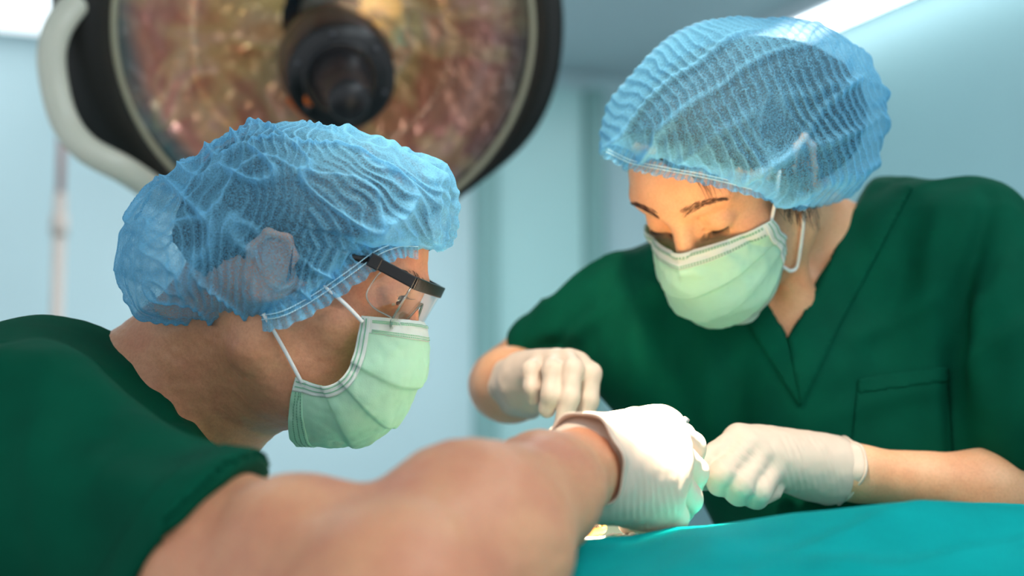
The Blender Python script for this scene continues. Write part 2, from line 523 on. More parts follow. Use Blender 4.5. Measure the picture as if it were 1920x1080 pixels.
def ceiling_light(name, a0, a1, b0, b1, label, power, group=None):
    c = AX * (a0 + a1) / 2 + BX * (b0 + b1) / 2 + np.array([0, 0, H_CEIL])
    t = thing(name, label, 'ceiling light', level(c)[0], group)
    room_box('frame', a0, a1, b0, b1, H_CEIL - 0.05, H_CEIL - 0.002, M_white, t)
    room_box('diffuser', a0 + 0.02, a1 - 0.02, b0 + 0.02, b1 - 0.02, H_CEIL - 0.062, H_CEIL - 0.045, emit('tube_light_' + str(round(a0, 1)), 'F4FBFF', power), t)
    return t

ceiling_light('ceiling_light', 2.5, 4.3, 2.55, 2.72, 'long bright ceiling light above and behind the woman in green scrubs', 5.5)
ceiling_light('ceiling_light', 4.30, 4.93, -1.1, 0.42, 'bright ceiling light panel in the upper left corner behind the surgical lamp', 1.3)

ceiling_light('ceiling_light', 2.7, 3.85, 0.75, 1.7, 'wide ceiling light panel above the aqua door', 10.0)
ceiling_light('ceiling_light', 0.0, 1.5, 0.95, 1.25, 'added unseen light panel over the right side of the room', 5.0)  # added out of view for bright spots in the lamp reflector
ceiling_light('ceiling_light', -1.0, 0.2, -1.9, -1.5, 'added unseen light panel over the left side of the room', 5.0)  # second added panel, unseen, lights the scene and mirrors in the facets

# slim pole standing against the back wall on the left
pb = level(pt(0, 0, 1) * 0 + AX * 4.2 + BX * 0.31 + np.array([0, 0, H_FLOOR]))[0]
pole = thing('drip_stand', 'slim pale pole standing upright behind the curved lamp handle at left', 'stand', pb)
M_pole = simple('peach_metal', 'D9C7BC', 0.4)
b0 = AX * 4.2 + BX * 0.31
for nm, z0, z1, r, mm in (('pole', H_FLOOR + 0.03, 0.62, 0.017, M_pole), ('upper_pole', 0.60, 1.05, 0.012, simple('rosy_metal', 'B9908A', 0.4)), ('collar', 0.50, 0.56, 0.024, M_pole)):
    V, F = tube_vf([b0 + [0, 0, z0], b0 + [0, 0, (z0 + z1) / 2], b0 + [0, 0, z1]], r, 16); mesh(nm, level(V), F, mm, pole)
for k in range(5):
    a = k * 2 * math.pi / 5; e = b0 + np.array([0.26 * math.cos(a), 0.26 * math.sin(a), H_FLOOR + 0.035])
    V, F = tube_vf([b0 + [0, 0, H_FLOOR + 0.09], e], 0.013, 8); f = mesh('foot', level(V), F, M_metal, pole)
    V, F = lathe_vf(e + [0, 0, -0.01], np.array([math.cos(a + 1.57), math.sin(a + 1.57), 0]), [(0, -0.01), (0.024, -0.01), (0.024, 0.01), (0, 0.01)], 16); mesh('caster', level(V), F, M_black, f)

# low cabinet with a cream box between the two people
ca = 3.6
cab = thing('cabinet', 'pale low cabinet in the gap behind the gloved hands', 'cabinet', level(AX * ca + BX * 1.75 + np.array([0, 0, H_FLOOR]))[0])
room_box('body', ca, ca + 0.45, 1.35, 2.15, H_FLOOR + 0.06, -0.42, simple('cabinet_grey', 'B4C6D2', 0.45), cab, 0.006)
for q in (0, 1):
    dr = room_box('door', ca - 0.02, ca - 0.001, 1.36 + 0.4 * q, 1.74 + 0.4 * q, H_FLOOR + 0.08, -0.44, M_white, cab, 0.004)
    room_box('handle', ca - 0.045, ca - 0.021, 1.70 + 0.08 * q - (0.0 if q else 0.0), 1.715 + 0.08 * q, -0.75, -0.6, M_metal, dr)
room_box('worktop', ca - 0.03, ca + 0.46, 1.34, 2.16, -0.419, -0.39, M_white, cab, 0.004)
tag(room_box('box', ca + 0.05, ca + 0.25, 1.66, 1.84, -0.388, -0.23, M_beige, None, 0.01), 'small cream box on the cabinet beside the green scrub top', 'box')

# ------------------------------------------------------------------ the surgical lamp
LD = 1.95
LC = pt(616, 66, LD)
LN = norm(np.array([0.20, -1.0, -0.38]))         # faces the camera, a little down
LU = norm(np.array([0, 0, 1.0]) - LN * LN[2]); LR = np.cross(LN, LU)
lamp = thing('surgical_lamp', 'large round operating lamp with black housing and faceted reflector behind the bent man', 'surgical lamp', LC - LN * 0.2)
GR = 0.283
V, F = lathe_vf(LC, LN, [(0.0, -0.21), (0.10, -0.20), (0.20, -0.15), (0.27, -0.085), (0.296, -0.03), (0.300, 0.0), (0.298, 0.010), (0.293, 0.012), (GR + 0.004, 0.010), (GR + 0.002, -0.004), (0.290, -0.01), (0.290, -0.02)], 128)
# the housing bulges at its left and right where the handles are bolted on
rel = V - LC; xr = rel @ LR; zr = rel @ LU; rad = np.hypot(xr, zr)
ang = np.arctan2(zr, xr)
bulge = 0.030 * np.exp(-((np.abs(np.abs(ang) - math.pi) / 0.62) ** 4)) + 0.064 * np.exp(-((ang / 0.85) ** 4))
sc_ = np.where(rad > 0.2955, 1 + bulge * 1.0 / 0.30, 1.0)
V = LC + (rel @ LN)[:, None] * LN + (xr * sc_)[:, None] * LR + (zr * sc_)[:, None] * LU
mesh('housing', V, F, M_dark, lamp)
# dished reflector cut into small flat mirrors
nr, na = 34, 150; V = []; F = []; col = []
for i in range(nr + 1):
    t = i / nr; r = 0.06 + (GR - 0.062) * t; h = -0.135 + 0.125 * t ** 1.8
    for k in range(na): 
        th = 2 * math.pi * k / na; V.append(LC + LN * h + r * (math.cos(th) * LR + math.sin(th) * LU))
for i in range(nr):
    for k in range(na): F.append((i * na + k, i * na + (k + 1) % na, (i + 1) * na + (k + 1) % na, (i + 1) * na + k))
V = np.array(V); jit = np.stack([noise(V, 90, s) for s in (1, 2, 3)], 1) * 0.0024
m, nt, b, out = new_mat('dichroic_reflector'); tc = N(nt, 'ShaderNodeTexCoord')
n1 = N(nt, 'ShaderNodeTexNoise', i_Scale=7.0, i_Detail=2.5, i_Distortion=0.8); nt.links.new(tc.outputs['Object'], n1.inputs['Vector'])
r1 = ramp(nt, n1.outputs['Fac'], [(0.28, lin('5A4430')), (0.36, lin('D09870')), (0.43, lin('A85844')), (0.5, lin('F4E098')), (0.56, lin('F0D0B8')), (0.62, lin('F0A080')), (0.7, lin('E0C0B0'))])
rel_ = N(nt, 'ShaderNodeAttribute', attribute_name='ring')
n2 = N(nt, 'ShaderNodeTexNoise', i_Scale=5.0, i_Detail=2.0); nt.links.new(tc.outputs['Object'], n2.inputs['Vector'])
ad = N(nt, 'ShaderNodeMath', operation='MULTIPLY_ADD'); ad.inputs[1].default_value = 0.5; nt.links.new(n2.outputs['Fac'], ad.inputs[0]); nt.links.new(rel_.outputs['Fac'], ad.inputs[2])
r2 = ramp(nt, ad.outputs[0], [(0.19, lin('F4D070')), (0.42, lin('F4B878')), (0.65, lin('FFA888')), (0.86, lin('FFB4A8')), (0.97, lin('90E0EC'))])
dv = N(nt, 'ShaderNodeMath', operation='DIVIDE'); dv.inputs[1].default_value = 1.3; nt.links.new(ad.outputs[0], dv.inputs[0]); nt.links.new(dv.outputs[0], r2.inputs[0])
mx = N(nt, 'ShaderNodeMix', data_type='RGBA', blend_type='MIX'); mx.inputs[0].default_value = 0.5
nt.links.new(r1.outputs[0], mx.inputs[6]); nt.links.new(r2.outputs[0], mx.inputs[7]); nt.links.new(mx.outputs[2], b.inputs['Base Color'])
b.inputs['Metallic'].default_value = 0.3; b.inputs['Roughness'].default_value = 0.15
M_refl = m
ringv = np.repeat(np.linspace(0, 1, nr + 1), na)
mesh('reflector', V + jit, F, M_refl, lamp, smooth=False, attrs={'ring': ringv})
V, F = lathe_vf(LC, LN, [(0.0, 0.006), (0.15, 0.005), (GR, 0.0), (GR, -0.004), (0.15, 0.001), (0.0, 0.002)], 128)
mesh('glass_cover', V, F, glass('lamp_glass', (1, 1, 1, 1), 0.03, 0.05), lamp)
V, F = tube_vf([LC + (GR + 0.001) * (math.cos(t) * LR + math.sin(t) * LU) + LN * 0.008 for t in np.linspace(0, 2 * math.pi, 128, endpoint=False)], 0.0045, 8, closed=True)
mesh('glass_rim', V, F, simple('rim_cream', 'A9A48C', 0.35), lamp)
# central bulb housing and sterile handle
HC = pt(634, 130, LD)
prof = [(0.0, 0.058), (0.068, 0.058), (0.073, 0.052), (0.074, 0.0), (0.078, -0.01), (0.078, -0.03), (0.080, -0.034), (0.080, -0.06), (0.074, -0.07), (0.07, -0.13)]
V, F = lathe_vf(HC, LN, prof[::-1], 72); hub = mesh('hub', V, F, M_black, lamp)
V, F = lathe_vf(HC, LN, [(0.052, 0.058), (0.052, 0.066), (0.046, 0.068), (0.040, 0.060), (0.040, 0.062), (0.038, 0.085), (0.032, 0.095), (0.029, 0.15), (0.027, 0.19), (0.022, 0.200), (0.0, 0.200)], 48)
mesh('sterile_handle', V, F, simple('grip_black', '17171B', 0.4), lamp)
for k in range(6):
    a = k * math.pi / 3 + 0.3; c = HC + LN * 0.058 + 0.060 * (math.cos(a) * LR + math.sin(a) * LU)
    V, F = lathe_vf(c, LN, [(0.004, -0.001), (0.004, 0.002), (0.0, 0.003)], 12); mesh('screw', V, F, simple('dull_screw', '4A4A50', 0.5), hub)
orange = simple('orange_plastic', 'E06A10', 0.4)
c = HC + LN * 0.058 + 0.05 * norm(-0.55 * LU - 0.75 * LR * np.sign(LR[0]))
V, F = lathe_vf(c, LN, [(0.0085, -0.001), (0.0085, 0.004), (0.006, 0.006), (0, 0.006)], 20); mesh('indicator', V, F, orange, lamp)
pth = [HC + LN * -0.02 + 0.0805 * (math.cos(t) * LR * np.sign(LR[0]) + math.sin(t) * LU) for t in np.linspace(math.radians(215), math.radians(242), 10)]
V, F = tube_vf(pth, 0.006, 8); mesh('indicator', V, F, orange, lamp)
# curved handle rail bolted on the left of the housing
rp = [pt(420, 410, 2.06), pt(360, 392, 2.0), pt(300, 362, 1.93), pt(235, 320, 1.87), pt(160, 278, 1.85), pt(120, 225, 1.85), pt(100, 150, 1.85), pt(98, 85, 1.85), pt(125, 25, 1.86), pt(190, -40, 1.9), pt(280, -110, 1.95)]
V, F = tube_vf(catmull(rp, 60), 0.0125, 14, flat=1.5, nrm=(0, -1, 0)); rail = mesh('handle_rail', V, F, M_rail, lamp)
V, F = tube_vf(catmull([pt(305, 385, 1.97), pt(230, 325, 1.97), pt(165, 265, 1.97), pt(135, 200, 1.97), pt(128, 90, 1.97), pt(140, 10, 1.97), pt(200, -60, 1.98)], 40), 0.008, 10); mesh('rear_rail', V, F, M_rail, lamp)
# the suspension arm of the lamp rises to the ceiling out of the frame
sa = LC - LN * 0.20
V, F = tube_vf(catmull([sa, sa + [0, 0.12, 0.05], sa + [0.02, 0.2, 0.3], sa + [0.02, 0.28, 0.7]], 24), 0.03, 16); mesh('suspension_arm', V, F, M_rail, lamp)

# the lamp head that throws the beam on the hands, above the frame
BN = norm(HANDS - SPOT_POS)
l2 = thing('surgical_lamp', 'small operating lamp head above the hands throwing the bright beam', 'surgical lamp', SPOT_POS - BN * 0.1)
V, F = lathe_vf(SPOT_POS, BN, [(0.0, -0.14), (0.08, -0.13), (0.15, -0.08), (0.17, -0.02), (0.165, 0.0), (0.07, -0.03), (0.0, -0.035)], 64); mesh('housing', V, F, M_dark, l2)
V, F = lathe_vf(SPOT_POS, BN, [(0.065, -0.028), (0.065, -0.020), (0.0, -0.018)][::-1], 32); mesh('lens', V, F, emit('lamp_lens_glow', 'FFF0D0', 12.0), l2)


# ------------------------------------------------------------------ people: shared builders
class Head:
    """frame of a head: r to the person's right, f forward, u up, origin between the ears"""
    def __init__(self, O, F, U):
        self.O = np.array(O, float); self.F = norm(np.array(F, float)); U = np.array(U, float)
        self.U = norm(U - (U @ self.F) * self.F); self.R = np.cross(self.F, self.U)
        self.M = np.stack([self.R, self.F, self.U], 1)      # columns = local axes

    def __call__(self, r, f, u): return self.O + r * self.R + f * self.F + u * self.U

    def loc(self, P): return (np.asarray(P) - self.O) @ self.M


def head_field(H, fld, open_eye, female):
    E = lambda c, rad, k=0.012, op='u': fld.ell(H(*c), rad, H.M, k, op)
    E((0, -0.010, 0.042), (0.073, 0.096, 0.070))
    E((0, 0.042, 0.042), (0.060, 0.052 if not female else 0.054, 0.052), 0.02)
    E((0, 0.030, -0.020), (0.062, 0.064, 0.068), 0.02)
    for s in (-1, 1):
        fld.cone(H(s * 0.050, 0.008, -0.058), H(s * 0.014, 0.084, -0.090), 0.017, 0.014, 0.025)
        fld.cone(H(s * 0.060, 0.000, -0.01), H(s * 0.050, 0.008, -0.058), 0.012, 0.017, 0.025)
        E((s * 0.043, 0.058, -0.014), (0.022, 0.020, 0.017), 0.016)
        fld.cone(H(s * 0.010, 0.091, 0.039), H(s * 0.046, 0.074, 0.042), 0.0085 if not female else 0.006, 0.007, 0.014)
        ef, eu = (0.0045, 0.009) if open_eye else (0.0, 0.0)
        E((s * 0.031, 0.104 + ef, 0.018 + eu), (0.019, 0.017, 0.012), 0.012, 's')
        E((s * 0.031, 0.0765 + ef, 0.018 + eu), (0.0150, 0.0150, 0.0135), 0.004)
    E((0, 0.038, -0.058), (0.050, 0.048, 0.044), 0.02)
    fld.cone(H(0, 0.092, 0.028), H(0, 0.109, -0.014), 0.0075, 0.0100, 0.010)
    E((0, 0.107, -0.020), (0.0155, 0.011, 0.009), 0.006)
    for s in (-1, 1): E((s * 0.012, 0.104, -0.021), (0.007, 0.010, 0.007), 0.004)
    E((0, 0.086, -0.050), (0.026, 0.014, 0.016), 0.01)
    E((0, 0.090, -0.047), (0.022, 0.008, 0.004), 0.003); E((0, 0.089, -0.055), (0.019, 0.008, 0.0045), 0.003)
    for s in (-1, 1):
        # ear: plate, rim and lobe
        e = [(0.076, 0.010, 0.006), (0.081, 0.012, 0.020), (0.085, 0.002, 0.031), (0.087, -0.014, 0.029), (0.086, -0.021, 0.012), (0.082, -0.015, -0.008), (0.077, -0.002, -0.022), (0.074, 0.006, -0.020)]
        fld.chain([H(s * a, b_, c) for a, b_, c in e], [0.003, 0.0034, 0.0036, 0.0036, 0.0036, 0.0034, 0.0055, 0.004], 0.004)
        E((s * 0.077, -0.004, 0.006), (0.004, 0.017, 0.024), 0.004)
        fld.cone(H(s * 0.078, 0.004, 0.019), H(s * 0.080, -0.010, 0.000), 0.003, 0.003, 0.004)
    if open_eye:
        for s in (-1, 1):
            E((s * 0.0325, 0.0975, 0.0250), (0.0105, 0.0095, 0.0031), 0.0012, 's')
    else:
        for s in (-1, 1):
            # lowered lids: a thin lash line and a lid crease
            for (hh, ww, rr) in ((0.0105, 0.0145, 0.0009), (0.0275, 0.013, 0.0008)):
                p = [H(s * (0.031 + x * ww), 0.0945 - 0.008 * x * x, hh + (-0.0035 if hh < 0.02 else 0.002) * (1 - x * x)) for x in np.linspace(-1, 1, 7)]
                for i in range(6): fld.cone(p[i], p[i + 1], rr + 0.0006, rr + 0.0006, 0.002, 's')
    return fld


def strands(paths, r0, name, mat, parent, seg=7, ns=5):
    vf = []
    for p in paths:
        p = catmull(p, seg); vf.append(tube_vf(p, np.linspace(r0, r0 * 0.25, seg), ns))
    V, F = join_vf(vf); return mesh(name, V, F, mat, parent)


def brow(H, fld, s, name, mat, parent, rng, y0=0.040, cnt=170):
    P = []
    for i in range(cnt):
        x = rng.random(); h = (0.0042 * (1 - x) + 0.0022) * (rng.random() - 0.5) * 1.6
        b0 = H(s * (0.013 + 0.040 * x), 0.105 - 0.02 * x, y0 + 0.006 * math.sin(x * 2.6) - 0.003 * x * x + h)
        d = np.array([0.0045 + 0.002 * rng.random(), 0, 0.0035 * (1 - 1.4 * x) + 0.001]); b1 = H(s * (0.013 + 0.040 * x + d[0]), 0.105 - 0.02 * x, y0 + 0.006 * math.sin(x * 2.6) - 0.003 * x * x + h + d[2])
        P.append([b0, (b0 + b1) / 2, b1])
    A = np.array(P).reshape(-1, 3); off = np.tile([0.0001, 0.0006, 0.0008], len(P))
    Q = fld.project(A); e = 0.0005
    g = norm(np.stack([fld(Q + np.eye(3)[i] * e) - fld(Q - np.eye(3)[i] * e) for i in range(3)], 1)); Q = Q + g * off[:, None]
    return strands(list(Q.reshape(-1, 3, 3)), 0.00024, name, mat, parent, 5, 4)


def cube_sphere(n):
    L = np.tan(np.linspace(-math.pi / 4, math.pi / 4, n)); a, b = np.meshgrid(L, L, indexing='ij'); a = a.ravel(); b = b.ravel(); o = np.ones_like(a)
    V = []; F = []; base = grid_faces(n, n)
    for k, P in enumerate([(o, a, b), (-o, b, a), (b, o, a), (a, -o, b), (a, b, o), (b, a, -o)]):
        V.append(np.stack(P, 1)); F.append(base + k * n * n)
    V = norm(np.concatenate(V)); F = np.concatenate(F)
    key_ = np.round(V * 1e6).astype(np.int64); _, idx, inv = np.unique(key_, axis=0, return_index=True, return_inverse=True)
    return V[idx], inv.reshape(-1)[F]


def bouffant(name, C, dsil, sil, Hn, Hf, boxy, folds, cut, parent, n=230, seed=3):
    """crinkled cap: a bag whose side outline is `sil`, open where `cut` says so"""
    N_, F = cube_sphere(n)
    sp = np.array([pt(x, y, dd if dd else dsil) for x, y, dd in sil]); dx = sp[:, 0] - C[0]; dz = sp[:, 2] - C[2]
    an = np.arctan2(dz, dx); rr = np.hypot(dx, dz); o = np.argsort(an); an = an[o]; rr = rr[o]
    aa = np.linspace(-math.pi, math.pi, 721); rv = np.interp(aa, np.r_[an - 2 * math.pi, an, an + 2 * math.pi], np.r_[rr, rr, rr])
    kern = np.exp(-np.linspace(-2, 2, 13) ** 2); kern /= kern.sum(); rv = np.convolve(np.r_[rv[-7:-1], rv, rv[1:7]], kern, 'valid')
    ph = np.arctan2(N_[:, 2], N_[:, 0]); cb = np.hypot(N_[:, 0], N_[:, 2]); R0 = np.interp(ph, aa, rv)
    ex = boxy(ph); Hh = np.where(N_[:, 1] < 0, Hn, Hf)
    P = np.stack([C[0] + np.cos(ph) * R0 * cb ** ex, C[1] + Hh * N_[:, 1], C[2] + np.sin(ph) * R0 * cb ** ex], 1)
    nrm = vnormals(P, F)
    if ((P - C) * nrm).sum(1).mean() < 0: F = F[:, ::-1].copy(); nrm = -nrm
    disp, fold = folds(P, N_, ph)
    P = P + nrm * disp[:, None]
    keep = ~cut(P)[F].any(1)
    F = F[keep]; used = np.unique(F); mp = np.full(len(P), -1); mp[used] = np.arange(len(used))
    return mesh(name, P[used], mp[F], M_cap, parent, attrs={'fold': fold[used].clip(0, 1)})


def ruffle(path, outn, w_in, w_out, pleat, amp, name, parent, seed=0, mat=None):
    """gathered elastic edge: a pleated ribbon that runs along `path`; outn(i) gives (down, out) per point"""
    n = 700; nv = 36
    pp = catmull(path, n); L = np.r_[0, np.cumsum(np.linalg.norm(np.diff(pp, axis=0), axis=1))]
    dn, ou = outn(pp)
    V = []; fold = []
    jitter = noise(np.stack([L * 60, L * 0, L * 0 + seed], 1), 1.0, seed) * 2.0
    for i in range(n):
        phs = 2 * math.pi * L[i] / pleat + jitter[i]
        for j in range(nv):
            v = j / (nv - 1) * 2 - 1; w = (w_in if v < 0 else w_out) * v
            a = amp * (0.25 + 0.75 * abs(v) ** 1.2) * (0.6 if v < 0 else 1.0)
            wv = math.sin(phs + 0.4 * v)
            V.append(pp[i] + dn[i] * (w + 0.001 * math.sin(phs * 0.5) * max(0, v)) + ou[i] * (a * (wv + 0.5) + 0.003 * max(0, v) ** 2))
            fold.append(0.25 + 0.45 * max(0, math.cos(phs + 0.4 * v)) + 0.9 * (math.exp(-((v + 0.06) / 0.045) ** 2) + math.exp(-((v - 0.16) / 0.045) ** 2)) * (0.65 + 0.35 * math.sin(i * 1.9)))
    o = mesh(name, np.array(V), grid_faces(n, nv), mat or M_cap, parent, attrs={'fold': np.array(fold).clip(0, 1)})
    for v in (-0.10, 0.22):
        w = w_in if v < 0 else w_out
        q = [pp[i] + dn[i] * w * v + ou[i] * (0.0009 + amp * 1.1 + 0.0005 * math.sin(2 * math.pi * L[i] / 0.0022)) for i in range(0, n, 1)]
        Vt, Ft = tube_vf(q, 0.00042, 5); mesh('elastic_thread', Vt, Ft, M_thread, o)
    return o


def face_mask(H, body, side, cen, parent, tent=0.0, name='face_mask', fan=1.0, seed=0, thick=0.0012):
    """pleated mask; side(t) -> (r,f,u) of the near edge, cen(t) -> (f,u) of the middle line, t from the top edge to the lower hem"""
    nt_, ns = 200, 140
    ts = np.linspace(0, 1, nt_); S = catmull(side, nt_); C = catmull([(0, a, b) for a, b in cen], nt_)
    V = np.zeros((nt_, ns, 3)); sv = np.linspace(-1, 1, ns)
    for j, s in enumerate(sv):
        a = abs(s) * math.pi / 2; wgt = (1 - math.cos(a)) ** 1.0
        bl = tent * (1 - ts / 0.5).clip(0, 1)
        V[:, j, 1] = C[:, 1] + (S[:, 1] - C[:, 1]) * (wgt * (1 - bl) + abs(s) * bl); V[:, j, 2] = C[:, 2] + (S[:, 2] - C[:, 2]) * (wgt * (1 - bl) + abs(s) * bl)
        V[:, j, 0] = math.copysign(1, s) * S[:, 0] * (math.sin(a) * (1 - bl) + abs(s) * bl) if s != 0 else 0
    P = V.reshape(-1, 3) @ H.M.T + H.O
    dd = body(P); e = 0.0005; bad = dd < 0.003
    if bad.any(): P[bad] = body.project(P[bad], 0.003)
    F = grid_faces(nt_, ns); n = vnormals(P, F); 
    if (n.reshape(nt_, ns, 3)[nt_ // 2, ns // 2] @ H.F) < 0: n = -n; F = F[:, ::-1].copy()
    T = np.repeat(ts, ns); Sv = np.abs(np.tile(sv, nt_)); Sg = np.tile(sv, nt_)
    disp = np.zeros(len(T))
    for k, tf in enumerate((0.36, 0.56, 0.76)):
        t0 = tf + 0.02 * np.sin(Sg * 3 + k); x = (T - t0) / 0.085
        saw = np.where(x < 0, np.exp(-(x / 0.9) ** 2) * 1.0, np.exp(-(x / 0.16) ** 2)); disp += 0.0034 * saw * (1 - 0.55 * Sv)
    disp += 0.0016 * noise(P, 55, seed) * (1 - 0.5 * Sv) + 0.0006 * noise(P, 160, seed + 1)
    disp += 0.0014 * np.exp(-((T - 0.045) / 0.03) ** 2) * (Sv < 0.5)
    P = P + n * disp[:, None]
    G = P.reshape(nt_, ns, 3); Nn = n.reshape(nt_, ns, 3)
    m = solidify(mesh(name, P, F, M_mask, parent), thick)
    # white bindings: upper band, side strips, and pressed seam marks
    def strip(nm, gi, gj, mat, off, par):
        Q = (G[np.ix_(gi, gj)] + Nn[np.ix_(gi, gj)] * off).reshape(-1, 3); return solidify(mesh(nm, Q, grid_faces(len(gi), len(gj)), mat, par), 0.0005)
    strip('top_band', np.arange(0, 30), np.arange(0, ns), M_mask_white, thick * 0.5 + 0.0004, m)
    strip('hem', np.arange(nt_ - 16, nt_), np.arange(0, ns), M_mask_white if fan < 1.5 else M_mask, thick * 0.5 + 0.0004, m)
    for gj in (np.arange(0, 9), np.arange(ns - 9, ns)): strip('side_binding', np.arange(0, nt_), gj, M_mask_white, thick * 0.5 + 0.0009, m)
    marks = []
    def mark(i, j, off, hw=0.0005, hl=0.0011, along='s'):
        i0 = min(max(i, 1), nt_ - 2); j0 = min(max(j, 1), ns - 2)
        es = norm(G[i0, j0 + 1] - G[i0, j0 - 1]); et = norm(G[i0 + 1, j0] - G[i0 - 1, j0])
        hx, hy = (hl, hw) if along == 's' else (hw, hl)
        c = G[i0, j0] + Nn[i0, j0] * off; o = len(mk_v); mk_v.extend([c - es * hx - et * hy, c + es * hx - et * hy, c + es * hx + et * hy, c - es * hx + et * hy]); mk_f.append((o, o + 1, o + 2, o + 3))
    mk_v = []; mk_f = []
    for row in (7, 10, 24, 27):
        for j in range(10, ns - 10, 2): mark(row, j, thick * 0.5 + 0.0011)
    for jj in (2, 5, ns - 6, ns - 3):
        for i in range(6, nt_ - 4, 3): mark(i, jj, thick * 0.5 + 0.0016, along='t')
    for row in (nt_ - 14, nt_ - 10, nt_ - 6):
        for j in range(8, ns - 8, 2): mark(row, j, thick * 0.5 + 0.0011)
    mesh('seam_marks', np.array(mk_v), mk_f, M_stitch, m, smooth=False)
    return m, G, Nn


def hit(fl, px, py, off, d0=0.7, d1=1.65):
    px = float(np.ravel(px)[0]); py = float(np.ravel(py)[0]); ds = np.linspace(d0, d1, 900); v = fl(np.stack([pt(px, py, d) for d in ds])); k = np.nonzero(v < off)[0]
    return pt(px, py, ds[k[0]]) if len(k) else pt(px, py, ds[np.argmin(v)])


def on_cloth(fl, lines):
    """lay the fold lines on the cloth"""
    return [(np.array([hit(fl, *scr(np.array([p])), 0.0) for p in path]).reshape(-1, 3), a, w) for path, a, w in lines]


def scr(P):
    return 960 + P[:, 0] / P[:, 1] * FPX, 540 - P[:, 2] / P[:, 1] * FPX


def crease(P, Nn, lines, seed=0):
    """cloth folds: list of (polyline, height, width)"""
    d = np.zeros(len(P))
    for path, amp, w in lines:
        path = np.array(path); best = np.full(len(P), 1e9); tt = np.zeros(len(P)); sg = len(path) - 1
        for i in range(sg):
            a, b = path[i], path[i + 1]; e = b - a; t = ((P - a) @ e / (e @ e)).clip(0, 1); q = P - a - t[:, None] * e
            dd = np.sqrt(q[:, 0] ** 2 + q[:, 2] ** 2 + 0.15 * q[:, 1] ** 2); mm = dd < best; best[mm] = dd[mm]; tt[mm] = (i + t[mm]) / sg
        d += amp * np.exp(-(best / w) ** 2) * np.sin(math.pi * (0.08 + 0.84 * tt)) ** 0.7
    return d


# ------------------------------------------------------------------ the man bending in from the left
mh = Head((-0.179, 1.185, 0.006), (math.cos(math.radians(25)) * math.cos(math.radians(8)), -math.cos(math.radians(25)) * math.sin(math.radians(8)), -math.sin(math.radians(25))), (0.418, 0.008, 0.906))
man = thing('person', 'man in green scrubs and safety glasses bending over the table from the left', 'person', pt(-300, 1600, 1.25) * np.array([1, 1, 0]) + np.array([0, 0, -CAMZ * 0.99]))
bf = Field(); head_field(mh, bf, True, False)
bf.cone(mh(0, -0.030, -0.015), pt(330, 735, 1.25), 0.056, 0.060, 0.03)
bf.cone(mh(0, 0.020, -0.075), pt(400, 800, 1.24), 0.034, 0.040, 0.04)
for s in (1, -1): bf.cone(mh(s * 0.062, -0.02, -0.02), pt(400, 815, 1.24 - s * 0.02), 0.012, 0.012, 0.02)
bf.cone(pt(330, 735, 1.25), pt(110, 900, 1.22), 0.062, 0.12, 0.05)
bf.cone(pt(90, 960, 1.02), pt(110, 850, 1.36), 0.055, 0.06, 0.05)
E1 = pt(735, 1140, 0.74)
bf.cone(pt(60, 960, 1.0), pt(420, 1062, 0.86), 0.050, 0.050, 0.03)
bf.cone(pt(420, 1062, 0.86), E1, 0.050, 0.047, 0.03)
bf.cone(E1, pt(880, 1020, 0.82), 0.046, 0.0510, 0.03)
bf.cone(pt(880, 1020, 0.82), pt(1015, 925, 0.93), 0.0510, 0.037, 0.04)
bf.cone(pt(1015, 925, 0.93), pt(1100, 875, 1.02), 0.036, 0.028, 0.02)
bf.cone(pt(1100, 875, 1.02), pt(1180, 880, 1.06), 0.026, 0.022, 0.02)
bf.ell(pt(560, 965, 0.80), (0.03, 0.03, 0.02), None, 0.03)
V, F = bf.surface(0.0017, 2)
n_ = vnormals(V, F)
V = V + n_ * (0.0006 * noise(V, 60, 4) + 0.0004 * noise(V, 170, 5))[:, None]
mbody = mesh('body', V, F, M_skin_m, man)
for s in (1, -1):
    c = mh(s * 0.0325, 0.0838, 0.0262)
    V, F = lathe_vf(c, mh.F * 0.96 + mh.U * -0.25, [(0.0110 * math.sin(a), -0.0110 * math.cos(a)) for a in np.linspace(0.01, math.pi - 0.01, 20)], 28); ey = mesh('eyeball', V, F, M_eye, man)
    ax = norm(mh.F * 0.93 - mh.U * 0.15 + mh.R * 0.22)
    V, F = lathe_vf(c, ax, [(0.0112 * math.sin(a), 0.0112 * math.cos(a)) for a in np.linspace(0.56, 0.0, 8)], 24); mesh('iris', V, F, M_iris, ey)
rng = random.Random(4)
brow(mh, bf, 1, 'eyebrow', M_hairs, man, rng, 0.041, 60); brow(mh, bf, -1, 'eyebrow', M_hairs, man, rng, 0.041, 60)
ls = []
for i in range(22):
    x = i / 21 * 2 - 1; b_ = mh(0.0325 + 0.010 * x, 0.0962 - 0.008 * x * x, 0.0286 - 0.002 * x * x); ls.append([b_, b_ + mh.F * 0.004 - mh.U * 0.001, b_ + mh.F * 0.007 + mh.U * 0.001 + mh.R * 0.002 * x])
strands(ls, 0.00013, 'eyelashes', M_hair, man, 5, 4)
